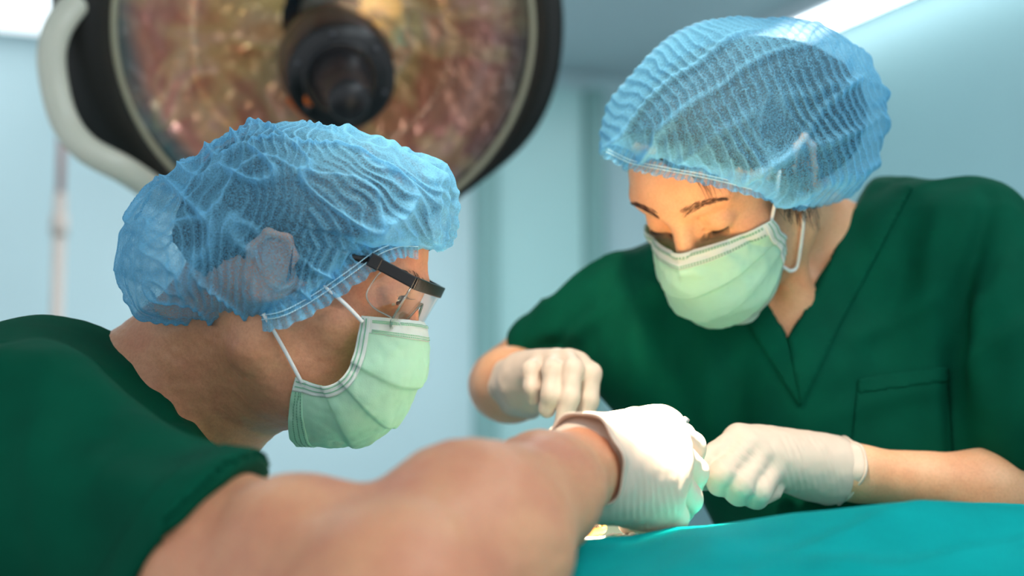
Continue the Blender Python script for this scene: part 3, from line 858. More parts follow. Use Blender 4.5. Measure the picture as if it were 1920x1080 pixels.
# cropped hair
hf = Field().ell(mh(0, -0.014, 0.042), (0.079, 0.098, 0.076), mh.M, 0.01)
hf.ell(mh(0, 0, 0.045), (0.079, 0.07, 0.05), mh.M, 0.02)
hf.cone(mh(0, -0.06, 0.0), mh(0, -0.055, -0.035), 0.05, 0.046, 0.03)
def hairline(H, k0):
    def f(q):
        L = H.loc(q); a = (1.1 * L[:, 1] - k0 - L[:, 2]) / 1.49; nape = -(L[:, 2] + 0.045 + 0.3 * L[:, 1])
        ear = 0.018 * (1 - np.hypot((L[:, 1] + 0.004) / 0.018, (L[:, 2] - 0.004) / 0.028)); below = np.minimum(-0.012 - L[:, 2], L[:, 1] + 0.014)
        return np.maximum.reduce([a, nape, ear, below])
    return f
hf.ell(mh(0, 0.040, 0.044), (0.0670, 0.0590, 0.0590), mh.M, 0.015)
hf.fn(hairline(mh, 0.022), mh(0, 0, 0.03), 0.3, 'i', 0.004)
V, F = hf.surface(0.0028, 1); n_ = vnormals(V, F); V = V + n_ * (0.0018 * noise(V, 420, 9))[:, None]
mesh('hair', V, F, M_hair, man)

mel = [hit(bf, *q) for q in ((784, 455, 0.006), (750, 455, 0.008), (705, 472, 0.014), (655, 508, 0.015), (600, 546, 0.015), (555, 573, 0.015), (522, 587, 0.014))] + [pt(490, 592, 1.11)]
def near_line(P, path, w):
    pp = catmull(path, 60); d = np.full(len(P), 9.0)
    for p in pp: d = np.minimum(d, ((P - p) ** 2).sum(1))
    return np.exp(-d / w ** 2)
# bouffant cap
def man_folds(P, n, ph):
    L = mh.loc(P)
    warp = 0.018 * noise(P, 16, 1) + 0.006 * noise(P, 45, 2)
    q = P[:, 0] * 0.97 - P[:, 2] * 0.22 + warp
    rgt = 1 / (1 + np.exp(-(P[:, 0] + 0.155) / 0.012)) * (P[:, 2] > 0.03)
    q2 = P[:, 0] * 0.75 + P[:, 2] * 0.66 + warp
    fine = np.where(rgt > 0.5, np.sin(2 * np.pi * q2 / 0.0095), np.sin(2 * np.pi * q / 0.0085))
    sh = np.sign(fine) * np.abs(fine) ** 0.8
    S = P * np.array([1, 1, 1.0]); big = 1 - np.abs(noise(S * [1.0, 1, 0.6], 26, 7)) * 2.2
    big2 = 1 - np.abs(noise(P @ np.array([[0.8, 0, 0.6], [0, 1, 0], [-0.6, 0, 0.8]]) * [0.45, 1, 1.5], 30, 8)) * 3.2
    am = 0.5 + 0.5 * noise(P, 22, 12)
    bigc = big.clip(-0.5, 1); b2 = big2.clip(0, 1) ** 2
    d = 0.0010 * sh * (0.45 + am) + 0.0045 * bigc + 0.0050 * b2 + 0.005 * noise(P, 13, 5)
    f = 0.55 * fine.clip(0, 1) ** 6 * am.clip(0, 1) * 1.5 + 0.55 * b2 + 0.75 * (bigc.clip(0, 1) ** 14) + 0.10
    return d - 0.002, f + 0.35 * near_line(P, mel, 0.022)

msil = [(240, 490, 0), (248, 445, 0), (262, 415, 0), (290, 378, 0), (330, 332, 0), (370, 295, 0), (420, 262, 0), (470, 240, 0), (520, 229, 0), (570, 229, 0), (640, 240, 0), (700, 254, 0), (760, 282, 0), (815, 308, 0), (848, 345, 0), (858, 385, 0), (853, 430, 0), (838, 462, 0), (815, 474, 0), (792, 466, 0),
        (740, 462, 1.12), (700, 488, 1.11), (650, 525, 1.105), (600, 560, 1.10), (560, 584, 1.10), (520, 600, 1.09), (480, 606, 1.10), (430, 608, 1.13), (370, 602, 0), (310, 597, 0), (275, 588, 0), (258, 560, 0), (245, 525, 0)]
CM = pt(550, 430, 1.185)
def mboxy(ph):
    low = np.exp(-((np.angle(np.exp(1j * (ph - math.radians(-78))))) / 1.15) ** 2); return 0.85 - 0.75 * low
def mcut(P):
    L = mh.loc(P); inner = (np.abs(L[:, 0]) < 0.070) & (L[:, 2] < 0.055 - 0.25 * L[:, 1] * 0) & (L[:, 1] > -0.05)
    v = P - CM; an = np.degrees(np.arctan2(v[:, 2], v[:, 0])); return (an < -8) & (an > -125) & inner
mcap = bouffant('surgical_cap', CM, 1.185, msil, 0.104, 0.10, mboxy, man_folds, mcut, man)
def man_out(pp):
    t = norm(np.gradient(pp, axis=0)); ou = norm(np.tile([0, -1.0, 0], (len(pp), 1)) + 0 * t); dn = norm(np.cross(t, ou)); dn *= np.where(dn[:, 2:] > 0, -1, 1); return dn, norm(ou + 0.25 * dn)
ruffle(mel, man_out, 0.010, 0.0115, 0.0085, 0.0016, 'elastic_edge', mcap, 2)

# glasses: black brow bar with a clear wrap-round lens
def ml(px, py, r):
    """point of the head at lateral offset r under a pixel"""
    d = pt(px, py, 1.0); t = (mh.O @ mh.R + r) / (d @ mh.R); return d * t
gl = mesh('safety_glasses', *(lambda a: (np.array(a[0]), a[1]))(tube_vf([ml(580, 470, 0.0745), ml(640, 478, 0.0745), ml(700, 490, 0.0758)], 0.0030, 8, flat=0.6)), M_black, man)
G0, G1, G2 = ml(694, 486, 0.080), ml(776, 530, 0.065), ml(806, 546, 0.0)
bar = []
fc = [mh.loc(G1), mh.loc(G2)]
far1 = mh(-fc[0][0], fc[0][1], fc[0][2]); far0 = mh(-mh.loc(G0)[0], mh.loc(G0)[1], mh.loc(G0)[2])
def slab(path, h, th, name, mat, par, up=mh.U):
    V = []; F = []; path = np.array(path); T = norm(np.gradient(path, axis=0))
    for i, p in enumerate(path):
        o = norm(np.cross(T[i], up)); u2 = norm(np.cross(o, T[i]))
        for a, b_ in ((-1, -1), (1, -1), (1, 1), (-1, 1)): V.append(p + o * th * a + u2 * h * b_)
    for i in range(len(path) - 1):
        for k in range(4): F.append((i * 4 + k, i * 4 + (k + 1) % 4, i * 4 + 4 + (k + 1) % 4, i * 4 + 4 + k))
    F.append((3, 2, 1, 0)); m4 = len(path) * 4; F.append((m4 - 4, m4 - 3, m4 - 2, m4 - 1)); return bevel(mesh(name, np.array(V), F, mat, par, smooth=False), 0.0008, 2)
slab([G0, G0 + (G1 - G0) * 0.5, G1], 0.0047, 0.0022, 'side_bar', M_black, gl)
slab([far0, far1], 0.0047, 0.0022, 'side_bar', M_black, gl)
slab([G0 - (G1 - G0) * 0.02, G0 + (G1 - G0) * 0.22], 0.0054, 0.0030, 'hinge', M_black, gl)
def fpt(x, drop):
    a = x * math.pi / 2; p0 = fc[0]; p1 = fc[1]
    return mh(p0[0] * math.sin(a), p1[1] + (p0[1] - p1[1]) * (1 - math.cos(a)) - drop * 0.10, p0[2] + 0.0 * p1[2] - drop)
slab([fpt(x, 0) for x in np.linspace(1, -1, 15)], 0.0050, 0.0020, 'brow_bar', M_black, gl)
nx, nz = 48, 16; V = []
for i in range(nx):
    x = 1 - 2 * i / (nx - 1); xa = abs(x)
    dp = 0.040 * (0.80 + 0.20 * math.exp(-((xa - 0.62) / 0.3) ** 2)) - 0.018 * math.exp(-(x / 0.16) ** 2)
    for j in range(nz): V.append(fpt(x, dp * j / (nz - 1)))
fl = solidify(mesh('front_lens', np.array(V), grid_faces(nx, nz), M_lens, gl), 0.0018)
rim = [fpt(1 - 2 * i / (nx - 1), 0.040 * (0.80 + 0.20 * math.exp(-((abs(1 - 2 * i / (nx - 1)) - 0.62) / 0.3) ** 2)) - 0.018 * math.exp(-((1 - 2 * i / (nx - 1)) / 0.16) ** 2)) for i in range(nx)]
M_edge = glass('lens_edge', (0.80, 0.86, 0.80, 1), 0.35, 0.1)
V, F = tube_vf(rim, 0.0011, 6); mesh('lens_edge', V, F, M_edge, gl)
V, F = tube_vf([fpt(1, 0.002), fpt(1, 0.016), fpt(1, 0.032)], 0.0010, 6); mesh('lens_edge', V, F, M_edge, gl)
sp = [ml(715, 508, 0.0765), ml(698, 530, 0.0765), ml(687, 555, 0.0760), ml(702, 578, 0.073), mh.O * 0 + fpt(1, 0.032)]
V = [ml(715, 508, 0.0765), ml(698, 530, 0.0765), ml(687, 555, 0.0760), ml(702, 578, 0.073), fpt(1, 0.032), fpt(1, 0.016), fpt(1, 0.0), (G0 + G1) / 2]
solidify(mesh('side_lens', np.array(V), [(0, 1, 2, 3, 4, 5, 6, 7)], M_lens, gl, smooth=False), 0.0012)
V, F = tube_vf(catmull(sp, 20), 0.0007, 6); mesh('lens_edge', V, F, M_edge, gl)

# mask
def mS(px, py, r): L = mh.loc(ml(px, py, r)); return (r, L[1], L[2])
def mC(px, py): L = mh.loc(ml(px, py, 0.0)); return (L[1], L[2])
side = [mS(678, 592, 0.066), mS(672, 625, 0.064), mS(662, 670, 0.064), mS(645, 705, 0.063), mS(618, 722, 0.061), mS(590, 720, 0.058), mS(553, 703, 0.055)]
cen = [mC(790, 604), mC(800, 640), mC(797, 690), mC(772, 748), mC(738, 795), mC(695, 826), mC(625, 836), mC(556, 834)]
mm_, MG, MN = face_mask(mh, bf, side, cen, man, fan=2.0, seed=11)
for (a, b_, c) in (((604, 533, 0.0765), (645, 568, 0.0765), (680, 604, 0.070)), ((494, 588, 0.081), (530, 650, 0.070), (566, 718, 0.060))):
    V, F = tube_vf(catmull([ml(*a), ml(*b_), ml(*c)], 14), 0.0016, 8); mesh('ear_loop', V, F, M_cord, mm_)

# scrub top
cf = Field()
cf.cone(pt(30, 915, 0.99), pt(130, 800, 1.38), 0.083, 0.082, 0.04)
cf.cone(pt(80, 862, 1.22), pt(-480, 1250, 1.3), 0.112, 0.16, 0.06)
cf.cone(pt(250, 880, 1.20), pt(380, 935, 1.12), 0.055, 0.035, 0.05)
cf.cone(pt(30, 905, 0.99), pt(440, 1060, 0.86), 0.078, 0.0595, 0.05)
cf.cone(pt(440, 1060, 0.86), pt(620, 1135, 0.78), 0.0595, 0.058, 0.03)
cf.cone(pt(-480, 1250, 1.3), np.array([-0.66, 1.3, -0.62]), 0.16, 0.15, 0.05)
pa, pb_ = pt(507, 872, 0.90), pt(238, 1085, 0.80); pn = norm(np.cross(pb_ - pa, np.array([0.25, 1, 0.0]))); pn = pn if pn[0] > 0 else -pn
cf.fn(lambda q: np.maximum((q - pa) @ pn, -((q[:, 1] - 1.02) * 0.8)), pt(560, 1080, 0.8), 0.3, 's', 0.006)
cf.fn(lambda q: (q - pa) @ pn, pa, 9, 'i', 0.004) if False else None
def cut_man(q):
    s = (q - pa) @ pn                      # beyond the hem and close to the camera -> no cloth
    return np.maximum(-s, q[:, 1] - 1.06)
cf.ops.pop(); cf.fn(cut_man, pt(560, 1080, 0.85), 0.32, 's', 0.004)
V, F = cf.surface(0.003, 3)
n_ = vnormals(V, F)
cr = [([pt(20, 680, 1.0), pt(140, 700, 1.0), pt(300, 820, 1.0)], 0.006, 0.016), ([pt(0, 760, 1.0), pt(180, 800, 1.0), pt(360, 870, 0.95)], -0.005, 0.02),
      ([pt(250, 650, 1.2), pt(310, 740, 1.15), pt(345, 800, 1.12), pt(420, 860, 1.05)], 0.004, 0.012), ([pt(330, 720, 1.1), pt(338, 790, 1.1)], -0.006, 0.008),
      ([pt(60, 640, 1.1), pt(90, 760, 1.0), pt(60, 900, 0.95)], 0.006, 0.02), ([pt(180, 900, 0.93), pt(280, 930, 0.9), pt(430, 900, 0.9)], 0.006, 0.02), ([pt(60, 980, 0.93), pt(200, 1000, 0.9), pt(330, 960, 0.88)], -0.006, 0.02)]
V = V + n_ * (1.25 * crease(V, n_, on_cloth(cf, cr)) + 0.005 * noise(V * [1, 1, 1], 9, 3) + 0.003 * (1 - 2.5 * np.abs(noise(V, 11, 16))).clip(-0.3, 1) + 0.002 * noise(V, 28, 6))[:, None]
mtop = mesh('scrub_top', V, F, M_scrub, man)
# hem stitching band of the near sleeve
V0 = V; 
def band_from(V, F, fn_, off, name, mat, par):
    k = fn_(V); Fk = F[k[F].all(1)]; used = np.unique(Fk); mp = np.full(len(V), -1); mp[used] = np.arange(len(used)); nn = vnormals(V, F)
    return solidify(mesh(name, V[used] + nn[used] * off, mp[Fk], mat, par), 0.0016)
band_from(V, F, lambda P: ((P - pa) @ pn > -0.026) & ((P - pa) @ pn < -0.001) & (P[:, 1] < 1.0) & (P[:, 0] < 0.1), 0.0012, 'sleeve_hem', M_scrub, mtop)
# trousers and shoes below the frame
tf = Field()
for s in (-0.11, 0.11):
    tf.cone(np.array([-0.66, 1.3, -0.60]), np.array([-0.68, 1.3 + s, -0.75]), 0.145, 0.11, 0.05)
    tf.cone(np.array([-0.68, 1.3 + s, -0.75]), np.array([-0.66, 1.3 + s * 1.1, -1.24]), 0.105, 0.075, 0.04)
R5 = lambda P: level(P)
V, F = tf.surface(0.012, 2)
mesh('trousers', V + [0, 0.0, 0], F, M_scrub, man)


# ------------------------------------------------------------------ the woman across the table, looking down
yw, pw = math.radians(40), math.radians(45)
fh = np.array([-math.sin(yw), -math.cos(yw), 0])
wh = Head(pt(1365, 330, 1.36), fh * math.cos(pw) + np.array([0, 0, -math.sin(pw)]), fh * math.sin(pw) + np.array([0, 0, math.cos(pw)]))
woman = thing('person', 'woman in a green V-neck scrub top and blue cap looking down at the table', 'person', pt(1500, 900, 1.46) * np.array([1, 1, 0]) + np.array([0, 0, -CAMZ * 0.97]))
wf = Field(); head_field(wh, wf, False, True)
NB = pt(1575, 500, 1.50)
wf.cone(wh(0, -0.030, -0.02), NB, 0.050, 0.052, 0.03)
for s in (-1, 1): wf.cone(wh(s * 0.058, -0.015, -0.02), pt(1482 + s * -12, 640, 1.40), 0.012, 0.011, 0.018)
S1, S2 = pt(1175, 600, 1.50), pt(1830, 462, 1.42)
wf.cone(S1, NB + [0, 0.0, -0.02], 0.046, 0.055, 0.05).cone(NB + [0, 0.0, -0.02], S2, 0.055, 0.046, 0.05)
wf.cone(pt(1500, 640, 1.50), pt(1520, 950, 1.46), 0.105, 0.10, 0.06)
wf.cone(pt(1470, 700, 1.43), pt(1500, 900, 1.42), 0.05, 0.05, 0.05)
for a in (pt(1350, 610, 1.47), pt(1740, 520, 1.45)): wf.cone(pt(1480, 640, 1.405), a, 0.011, 0.010, 0.02)
# her right arm (left in view): elbow out, forearm coming forward
EL = pt(948, 722, 1.58)
wf.cone(S1, pt(1030, 655, 1.56), 0.046, 0.036, 0.03).cone(pt(1030, 655, 1.56), EL, 0.036, 0.036, 0.03)
wf.cone(EL, pt(958, 722, 1.50), 0.037, 0.037, 0.02).cone(pt(958, 722, 1.50), pt(992, 716, 1.40), 0.035, 0.022, 0.02).cone(pt(992, 716, 1.40), pt(1030, 706, 1.365), 0.022, 0.012, 0.015)
# her left arm (right in view)
ER = pt(2030, 950, 1.32)
wf.cone(S2, ER, 0.048, 0.042, 0.03).cone(ER, pt(1850, 925, 1.31), 0.042, 0.037, 0.02).cone(pt(1850, 925, 1.31), pt(1600, 886, 1.29), 0.036, 0.0225, 0.02).cone(pt(1600, 886, 1.29), pt(1500, 875, 1.28), 0.0215, 0.016, 0.02)
V, F = wf.surface(0.0018, 2); n_ = vnormals(V, F)
V = V + n_ * (0.0004 * noise(V, 60, 4))[:, None]
mesh('body', V, F, M_skin_w, woman)
rng = random.Random(8)
for s in (-1, 1): brow(wh, wf, s, 'eyebrow', simple('brown_brow_hair', '4A3226', 0.6), woman, rng, 0.041)
for s in (-1, 1):
    ls = []
    for i in range(34):
        x = i / 33 * 2 - 1; b_ = wf.project(wh(s * (0.031 + 0.0145 * x), 0.0955 - 0.008 * x * x, 0.0068 + 0.003 * x * x))[0]
        ls.append([b_, b_ + wh.F * 0.003 - wh.U * 0.0035 + wh.R * s * 0.0012 * x, b_ + wh.F * 0.0065 - wh.U * 0.0045 + wh.R * s * 0.003 * x])
    strands(ls, 0.00030, 'eyelashes', M_hair, woman, 6, 4)
# hair gathered into the cap, sideburn wisps
hf = Field().ell(wh(0, -0.020, 0.036), (0.081, 0.102, 0.077), wh.M, 0.02)
hf.ell(wh(-0.02, -0.100, 0.030), (0.045, 0.045, 0.040), wh.M, 0.03)
hf.ell(wh(0, 0.0, 0.045), (0.080, 0.07, 0.05), wh.M, 0.02)
hf.cone(wh(0, -0.06, 0.01), wh(0, -0.060, -0.025), 0.048, 0.040, 0.03)
hf.cone(wh(-0.077, 0.012, 0.02), wh(-0.075, 0.010, -0.012), 0.010, 0.003, 0.01).cone(wh(0.077, 0.012, 0.02), wh(0.075, 0.010, -0.012), 0.010, 0.003, 0.01)
hf.ell(wh(0, 0.042, 0.044), (0.0655, 0.0585, 0.0600), wh.M, 0.015)
hf.fn(hairline(wh, -0.004), wh(0, 0, 0.03), 0.4, 'i', 0.004)
hf.ell(pt(1535, 205, 1.385), (0.052, 0.040, 0.070), None, 0.03)
hf.ell(wh(0, 0.020, 0.055), (0.071, 0.067, 0.062), wh.M, 0.01)
hf.fn(lambda q: np.minimum((np.linalg.norm((q - pt(1400, 215, 1.345)) / np.array([0.120, 0.145, 0.082]), axis=1) - 1) * 0.082, q[:, 1] - 1.27), wh(0, 0, 0.03), 0.4, 'i', 0.004)
V, F = hf.surface(0.0028, 1); n_ = vnormals(V, F); V = V + n_ * (0.0018 * noise(V * [1, 1, 0.5], 300, 9))[:, None]
hair = mesh('hair', V, F, M_hair, woman)
ps = []
for i in range(300):
    x = rng.random(); a = wh(-0.077 - 0.003 * rng.random(), 0.024 - 0.065 * x, 0.030); L_ = 0.03 + 0.055 * rng.random() * (0.4 + x)
    b_ = a - np.array([0, 0, L_ * 0.5]) + np.array([0.006 * (rng.random() - 0.4), 0.002, 0]); c = a - np.array([-0.004 - 0.012 * rng.random() * x, 0, L_])
    ps.append([a, b_, c + np.array([0.004 * (rng.random() - 0.5), 0, 0])])
Pj = np.array(ps).reshape(-1, 3); dd = wf(Pj); Pj2 = wf.project(Pj, 0.001); Pj = np.where((dd < 0.012)[:, None], Pj2, Pj); ps = list(Pj.reshape(-1, 3, 3))
strands(ps, 0.0005, 'hair_wisps', M_hairs, woman, 8, 4)
tp = []
for i in range(26):
    x = rng.random(); s0 = wh(-0.030 - 0.045 * x, 0.088 - 0.045 * x ** 2, 0.078 - 0.02 * x); s2 = s0 - wh.U * (0.012 + 0.022 * rng.random()) - wh.R * (0.006 * rng.random())
    tp.append([s0, (s0 + s2) / 2 - wh.R * 0.002, s2])
Pj = wf.project(np.array(tp).reshape(-1, 3), 0.0004); strands(list(Pj.reshape(-1, 3, 3)), 0.00028, 'hair_wisps', M_hairs, woman, 6, 4)

wel = [pt(1140, 282, 1.30)] + [hit(wf, *q) for q in ((1186, 303, 0.006), (1240, 314, 0.007), (1300, 325, 0.008), (1360, 338, 0.009), (1420, 354, 0.011), (1470, 370, 0.012), (1500, 379, 0.012))] + [pt(1519, 384, 1.28)]
# cap
def w_folds(P, n, ph):
    w1 = 0.010 * noise(P, 14, 21) + 0.003 * noise(P, 40, 22)
    # long soft folds run from the lower front up over the crown
    v = P[:, 2] * 0.88 - (P[:, 0] - 0.2) * 0.42 + 0.35 * (P[:, 0] - 0.2) ** 2 * 3 + w1
    u = P[:, 0] * 0.90 + P[:, 2] * 0.40 + 0.5 * w1
    z = v / 0.034 + 0.35 * noise(P, 11, 27); fr = z - np.floor(z); long_ = np.exp(-((fr - 0.5) / 0.13) ** 2) * (0.55 + 0.6 * noise(P, 12, 28)).clip(0, 1.2)
    fine = np.sin(2 * np.pi * (u + 0.0035 * np.sin(z * 2.1) + 0.004 * np.floor(z) * 0.37) / 0.0088)
    am = (0.75 + 0.6 * noise(P, 20, 24)).clip(0, 1.3)
    z2 = (P[:, 0] * 0.7 - P[:, 2] * 0.7 + 1.4 * w1) / 0.075 + 0.4; f2 = np.exp(-((z2 - np.floor(z2) - 0.5) / 0.06) ** 2) * (noise(P, 10, 33) * 1.6).clip(0, 1)
    d = 0.0010 * np.sign(fine) * np.abs(fine) ** 0.8 * am + 0.0060 * long_ + 0.004 * f2 + 0.005 * noise(P, 12, 25)
    return d - 0.004, 0.45 * fine.clip(0, 1) ** 5 * am + 0.65 * long_ ** 2 + 0.5 * f2 + 0.06 + 0.4 * near_line(P, wel, 0.024)

wsil = [(1122, 250, 0), (1122, 285, 0), (1150, 300, 0), (1180, 308, 1.28), (1240, 322, 1.25), (1300, 334, 1.235), (1360, 343, 1.23), (1430, 361, 1.23), (1490, 384, 1.24), (1525, 390, 1.27), (1560, 382, 1.30), (1592, 370, 0), (1625, 325, 0), (1648, 275, 0), (1658, 215, 0), (1648, 150, 0),
        (1615, 98, 0), (1560, 57, 0), (1490, 38, 0), (1410, 38, 0), (1330, 47, 0), (1270, 62, 0), (1220, 92, 0), (1175, 138, 0), (1140, 195, 0)]
CW = pt(1400, 215, 1.345)
def wboxy(ph):
    low = np.exp(-((np.angle(np.exp(1j * (ph - math.radians(-95))))) / 0.95) ** 2); return 0.90 - 0.76 * low
def wcut(P):
    L = wh.loc(P); return (np.abs(L[:, 0]) < 0.072) & (L[:, 2] < 0.060) & (L[:, 1] > -0.06) & (L[:, 1] < 0.085)
wcap = bouffant('surgical_cap', CW, 1.345, wsil, 0.145, 0.165, wboxy, w_folds, wcut, woman, seed=9)
def w_out(pp):
    t = norm(np.gradient(pp, axis=0)); ou = np.tile([0.0, -1.0, 0], (len(pp), 1)); ou = norm(ou - (ou * t).sum(1)[:, None] * t); dn = norm(np.cross(t, ou)); dn *= np.where(dn[:, 2:] > 0, -1, 1); return dn, norm(ou + 0.2 * dn)
ruffle(wel, w_out, 0.010, 0.0075, 0.0058, 0.0012, 'elastic_edge', wcap, 5)

# mask
side = [(0.064, 0.057, -0.008), (0.064, 0.054, -0.022), (0.064, 0.047, -0.036), (0.061, 0.052, -0.050), (0.057, 0.057, -0.060)]
cen = [(0.1120, 0.006), (0.127, -0.010), (0.131, -0.038), (0.127, -0.066), (0.113, -0.088), (0.092, -0.100)]
wm, MG, MN = face_mask(wh, wf, side, cen, woman, tent=0.55, fan=1.0, seed=31)
for ln in ([wh(-0.0655, 0.057, -0.010), wh(-0.073, 0.045, 0.008), wh(-0.079, 0.030, 0.028)], [hit(wf, *q) for q in ((1468, 500, 0.003), (1482, 508, 0.003), (1494, 500, 0.003), (1500, 470, 0.003), (1505, 430, 0.003), (1508, 385, 0.004))]):
    V, F = tube_vf(catmull(ln, 24), 0.0017, 8); mesh('ear_loop', V, F, M_cord, wm)

# scrub top
cf = Field()
cf.cone(S1, pt(1400, 470, 1.50), 0.062, 0.055, 0.05).cone(pt(1655, 430, 1.50), S2, 0.055, 0.060, 0.04)
cf.cone(pt(1480, 600, 1.50), pt(1560, 1000, 1.47), 0.115, 0.105, 0.06)
cf.cone(pt(1285, 655, 1.48), pt(1520, 880, 1.44), 0.095, 0.086, 0.04).cone(pt(1520, 880, 1.44), pt(1570, 1010, 1.43), 0.086, 0.09, 0.04)
cf.cone(pt(1730, 560, 1.46), pt(1700, 1000, 1.43), 0.100, 0.115, 0.06)
cf.cone(pt(1500, 720, 1.40), pt(1560, 950, 1.40), 0.055, 0.06, 0.06)
cf.cone(S2, pt(1975, 790, 1.33), 0.060, 0.080, 0.02)
cf.cone(S1, pt(1018, 652, 1.545), 0.062, 0.040, 0.03)
# neck opening: a V cut through the front, and the sleeve ends
def vneck(q):
    x, y = 960 + q[:, 0] / q[:, 1] * FPX, 540 - q[:, 2] / q[:, 1] * FPX
    return poly_sd(x, y, [(1475, 640), (1440, 575), (1330, 400), (1340, 200), (1690, 200), (1628, 345), (1560, 480)]) / 1850.0
cf.fn(vneck, pt(1480, 450, 1.47), 0.4, 's', 0.003)
wa, wn = pt(1010, 665, 1.55), norm(pt(1018, 652, 1.545) - S1)
cf.fn(lambda q: np.maximum(-((q - pt(985, 668, 1.555)) @ norm(np.array([-0.75, 0.25, -0.62]))), q[:, 0] - 0.045), wa, 0.12, 's', 0.004)
cf.fn(lambda q: -((q - pt(1900, 880, 1.33)) @ norm(np.array([0.30, -0.1, -1.0]))) , pt(2000, 930, 1.32), 0.13, 's', 0.004)
V, F = cf.surface(0.003, 3); n_ = vnormals(V, F)
cr = [([pt(1855, 370, 1.4), pt(1800, 560, 1.38), pt(1785, 720, 1.36), pt(1790, 860, 1.36)], -0.014, 0.010), ([pt(1830, 500, 1.4), pt(1822, 640, 1.37), pt(1840, 760, 1.35)], 0.006, 0.010),
      ([pt(1900, 470, 1.36), pt(1860, 560, 1.34), pt(1815, 600, 1.34)], 0.005, 0.010), ([pt(1815, 690, 1.34), pt(1870, 640, 1.33), pt(1930, 600, 1.33)], 0.006, 0.010),
      ([pt(1770, 370, 1.4), pt(1745, 480, 1.38), pt(1735, 620, 1.36)], 0.005, 0.012), ([pt(1700, 380, 1.4), pt(1690, 520, 1.38), pt(1640, 680, 1.36)], -0.004, 0.014),
      ([pt(1590, 640, 1.38), pt(1660, 610, 1.38), pt(1750, 560, 1.38)], 0.004, 0.010), ([pt(1560, 780, 1.36), pt(1680, 740, 1.36), pt(1780, 720, 1.36)], 0.004, 0.012),
      ([pt(1225, 520, 1.42), pt(1255, 640, 1.4), pt(1270, 800, 1.38)], -0.007, 0.014), ([pt(1190, 520, 1.42), pt(1200, 640, 1.4), pt(1200, 760, 1.38)], 0.006, 0.013),
      ([pt(1310, 590, 1.42), pt(1330, 700, 1.38), pt(1340, 830, 1.36)], 0.006, 0.014), ([pt(1400, 650, 1.4), pt(1380, 760, 1.38), pt(1390, 900, 1.36)], -0.005, 0.014),
      ([pt(1150, 560, 1.45), pt(1080, 620, 1.47), pt(1010, 640, 1.5)], 0.005, 0.012), ([pt(1100, 580, 1.47), pt(1050, 640, 1.48), pt(1000, 655, 1.5)], -0.004, 0.008),
      ([pt(1340, 870, 1.36), pt(1450, 900, 1.36), pt(1600, 960, 1.36)], -0.005, 0.014)]
V = V + n_ * (1.25 * crease(V, n_, on_cloth(cf, cr)) + 0.006 * noise(V, 9, 3) + 0.004 * (1 - 2.5 * np.abs(noise(V * [1, 1, 0.5], 13, 16))).clip(-0.3, 1) + 0.0018 * noise(V * [1, 1, 0.6], 30, 6))[:, None]
wtop = mesh('scrub_top', V, F, M_scrub, woman)
nn = vnormals(V, F); sx, sy = scr(V); front = (nn[:, 1] < 0.35)
def patch(poly, off, name, par, th=0.0016, mat=M_scrub):
    sd = poly_sd(sx, sy, poly); k = front & (sd < 2.6) & (V[:, 1] < 1.50); Fk = F[k[F].all(1)]
    lab = np.arange(len(V))                                  # keep only the largest connected piece
    for _ in range(400):
        m = lab[Fk].min(1); new = lab.copy(); np.minimum.at(new, Fk.ravel(), np.repeat(m, 4))
        if (new == lab).all(): break
        lab = new
    ids, cnt = np.unique(lab[Fk[:, 0]], return_counts=True); Fk = Fk[lab[Fk[:, 0]] == ids[cnt.argmax()]]
    used = np.unique(Fk); mp = np.full(len(V), -1); mp[used] = np.arange(len(used)); Q = V[used] + nn[used] * off
    xs, ys, s0 = sx[used], sy[used], sd[used]; e = 0.5
    gx = (poly_sd(xs + e, ys, poly) - poly_sd(xs - e, ys, poly)) / (2 * e); gy = (poly_sd(xs, ys + e, poly) - poly_sd(xs, ys - e, poly)) / (2 * e)
    E4 = np.sort(np.concatenate([Fk[:, [i, (i + 1) % 4]] for i in range(4)]), 1); ue, uc = np.unique(E4, axis=0, return_counts=True)
    bd = np.zeros(len(V), bool); bd[ue[uc == 1].ravel()] = True; mv = bd[used] & (np.abs(s0) < 9); sc = Q[:, 1] / FPX
    Q[:, 0] -= np.where(mv, gx * s0 * sc, 0); Q[:, 2] += np.where(mv, gy * s0 * sc, 0)
    return solidify(mesh(name, Q, mp[Fk], mat, par), th)
# wrap collar in two bands and the breast pocket
patch([(1480, 640), (1565, 480), (1630, 350), (1640, 343), (1712, 352), (1650, 470), (1580, 600), (1502, 762)], 0.0022, 'collar', wtop, 0.003)
patch([(1476, 642), (1440, 575), (1400, 500), (1372, 540), (1410, 620), (1500, 765), (1516, 735)], 0.0012, 'collar', wtop, 0.002)
patch([(1608, 712), (1775, 688), (1790, 900), (1590, 900)], 0.0014, 'pocket', wtop, 0.0016)
patch([(1608, 712), (1775, 688), (1778, 716), (1606, 740)], 0.0026, 'pocket_hem', wtop, 0.0012)
tf = Field()
for s in (-0.10, 0.10):
    hip = pt(1620, 1000, 1.47) * np.array([1, 1, 0])
    tf.cone(hip + [0, 0, -0.30], hip + [s, 0, -0.60], 0.13, 0.105, 0.05).cone(hip + [s, 0, -0.60], hip + [s * 1.1, 0, -1.22], 0.10, 0.075, 0.04)
tf.cone(hip + [0, 0, -0.16], hip + [0, 0, -0.32], 0.10, 0.12, 0.04)
V, F = tf.surface(0.012, 2); mesh('trousers', V, F, M_scrub, woman)


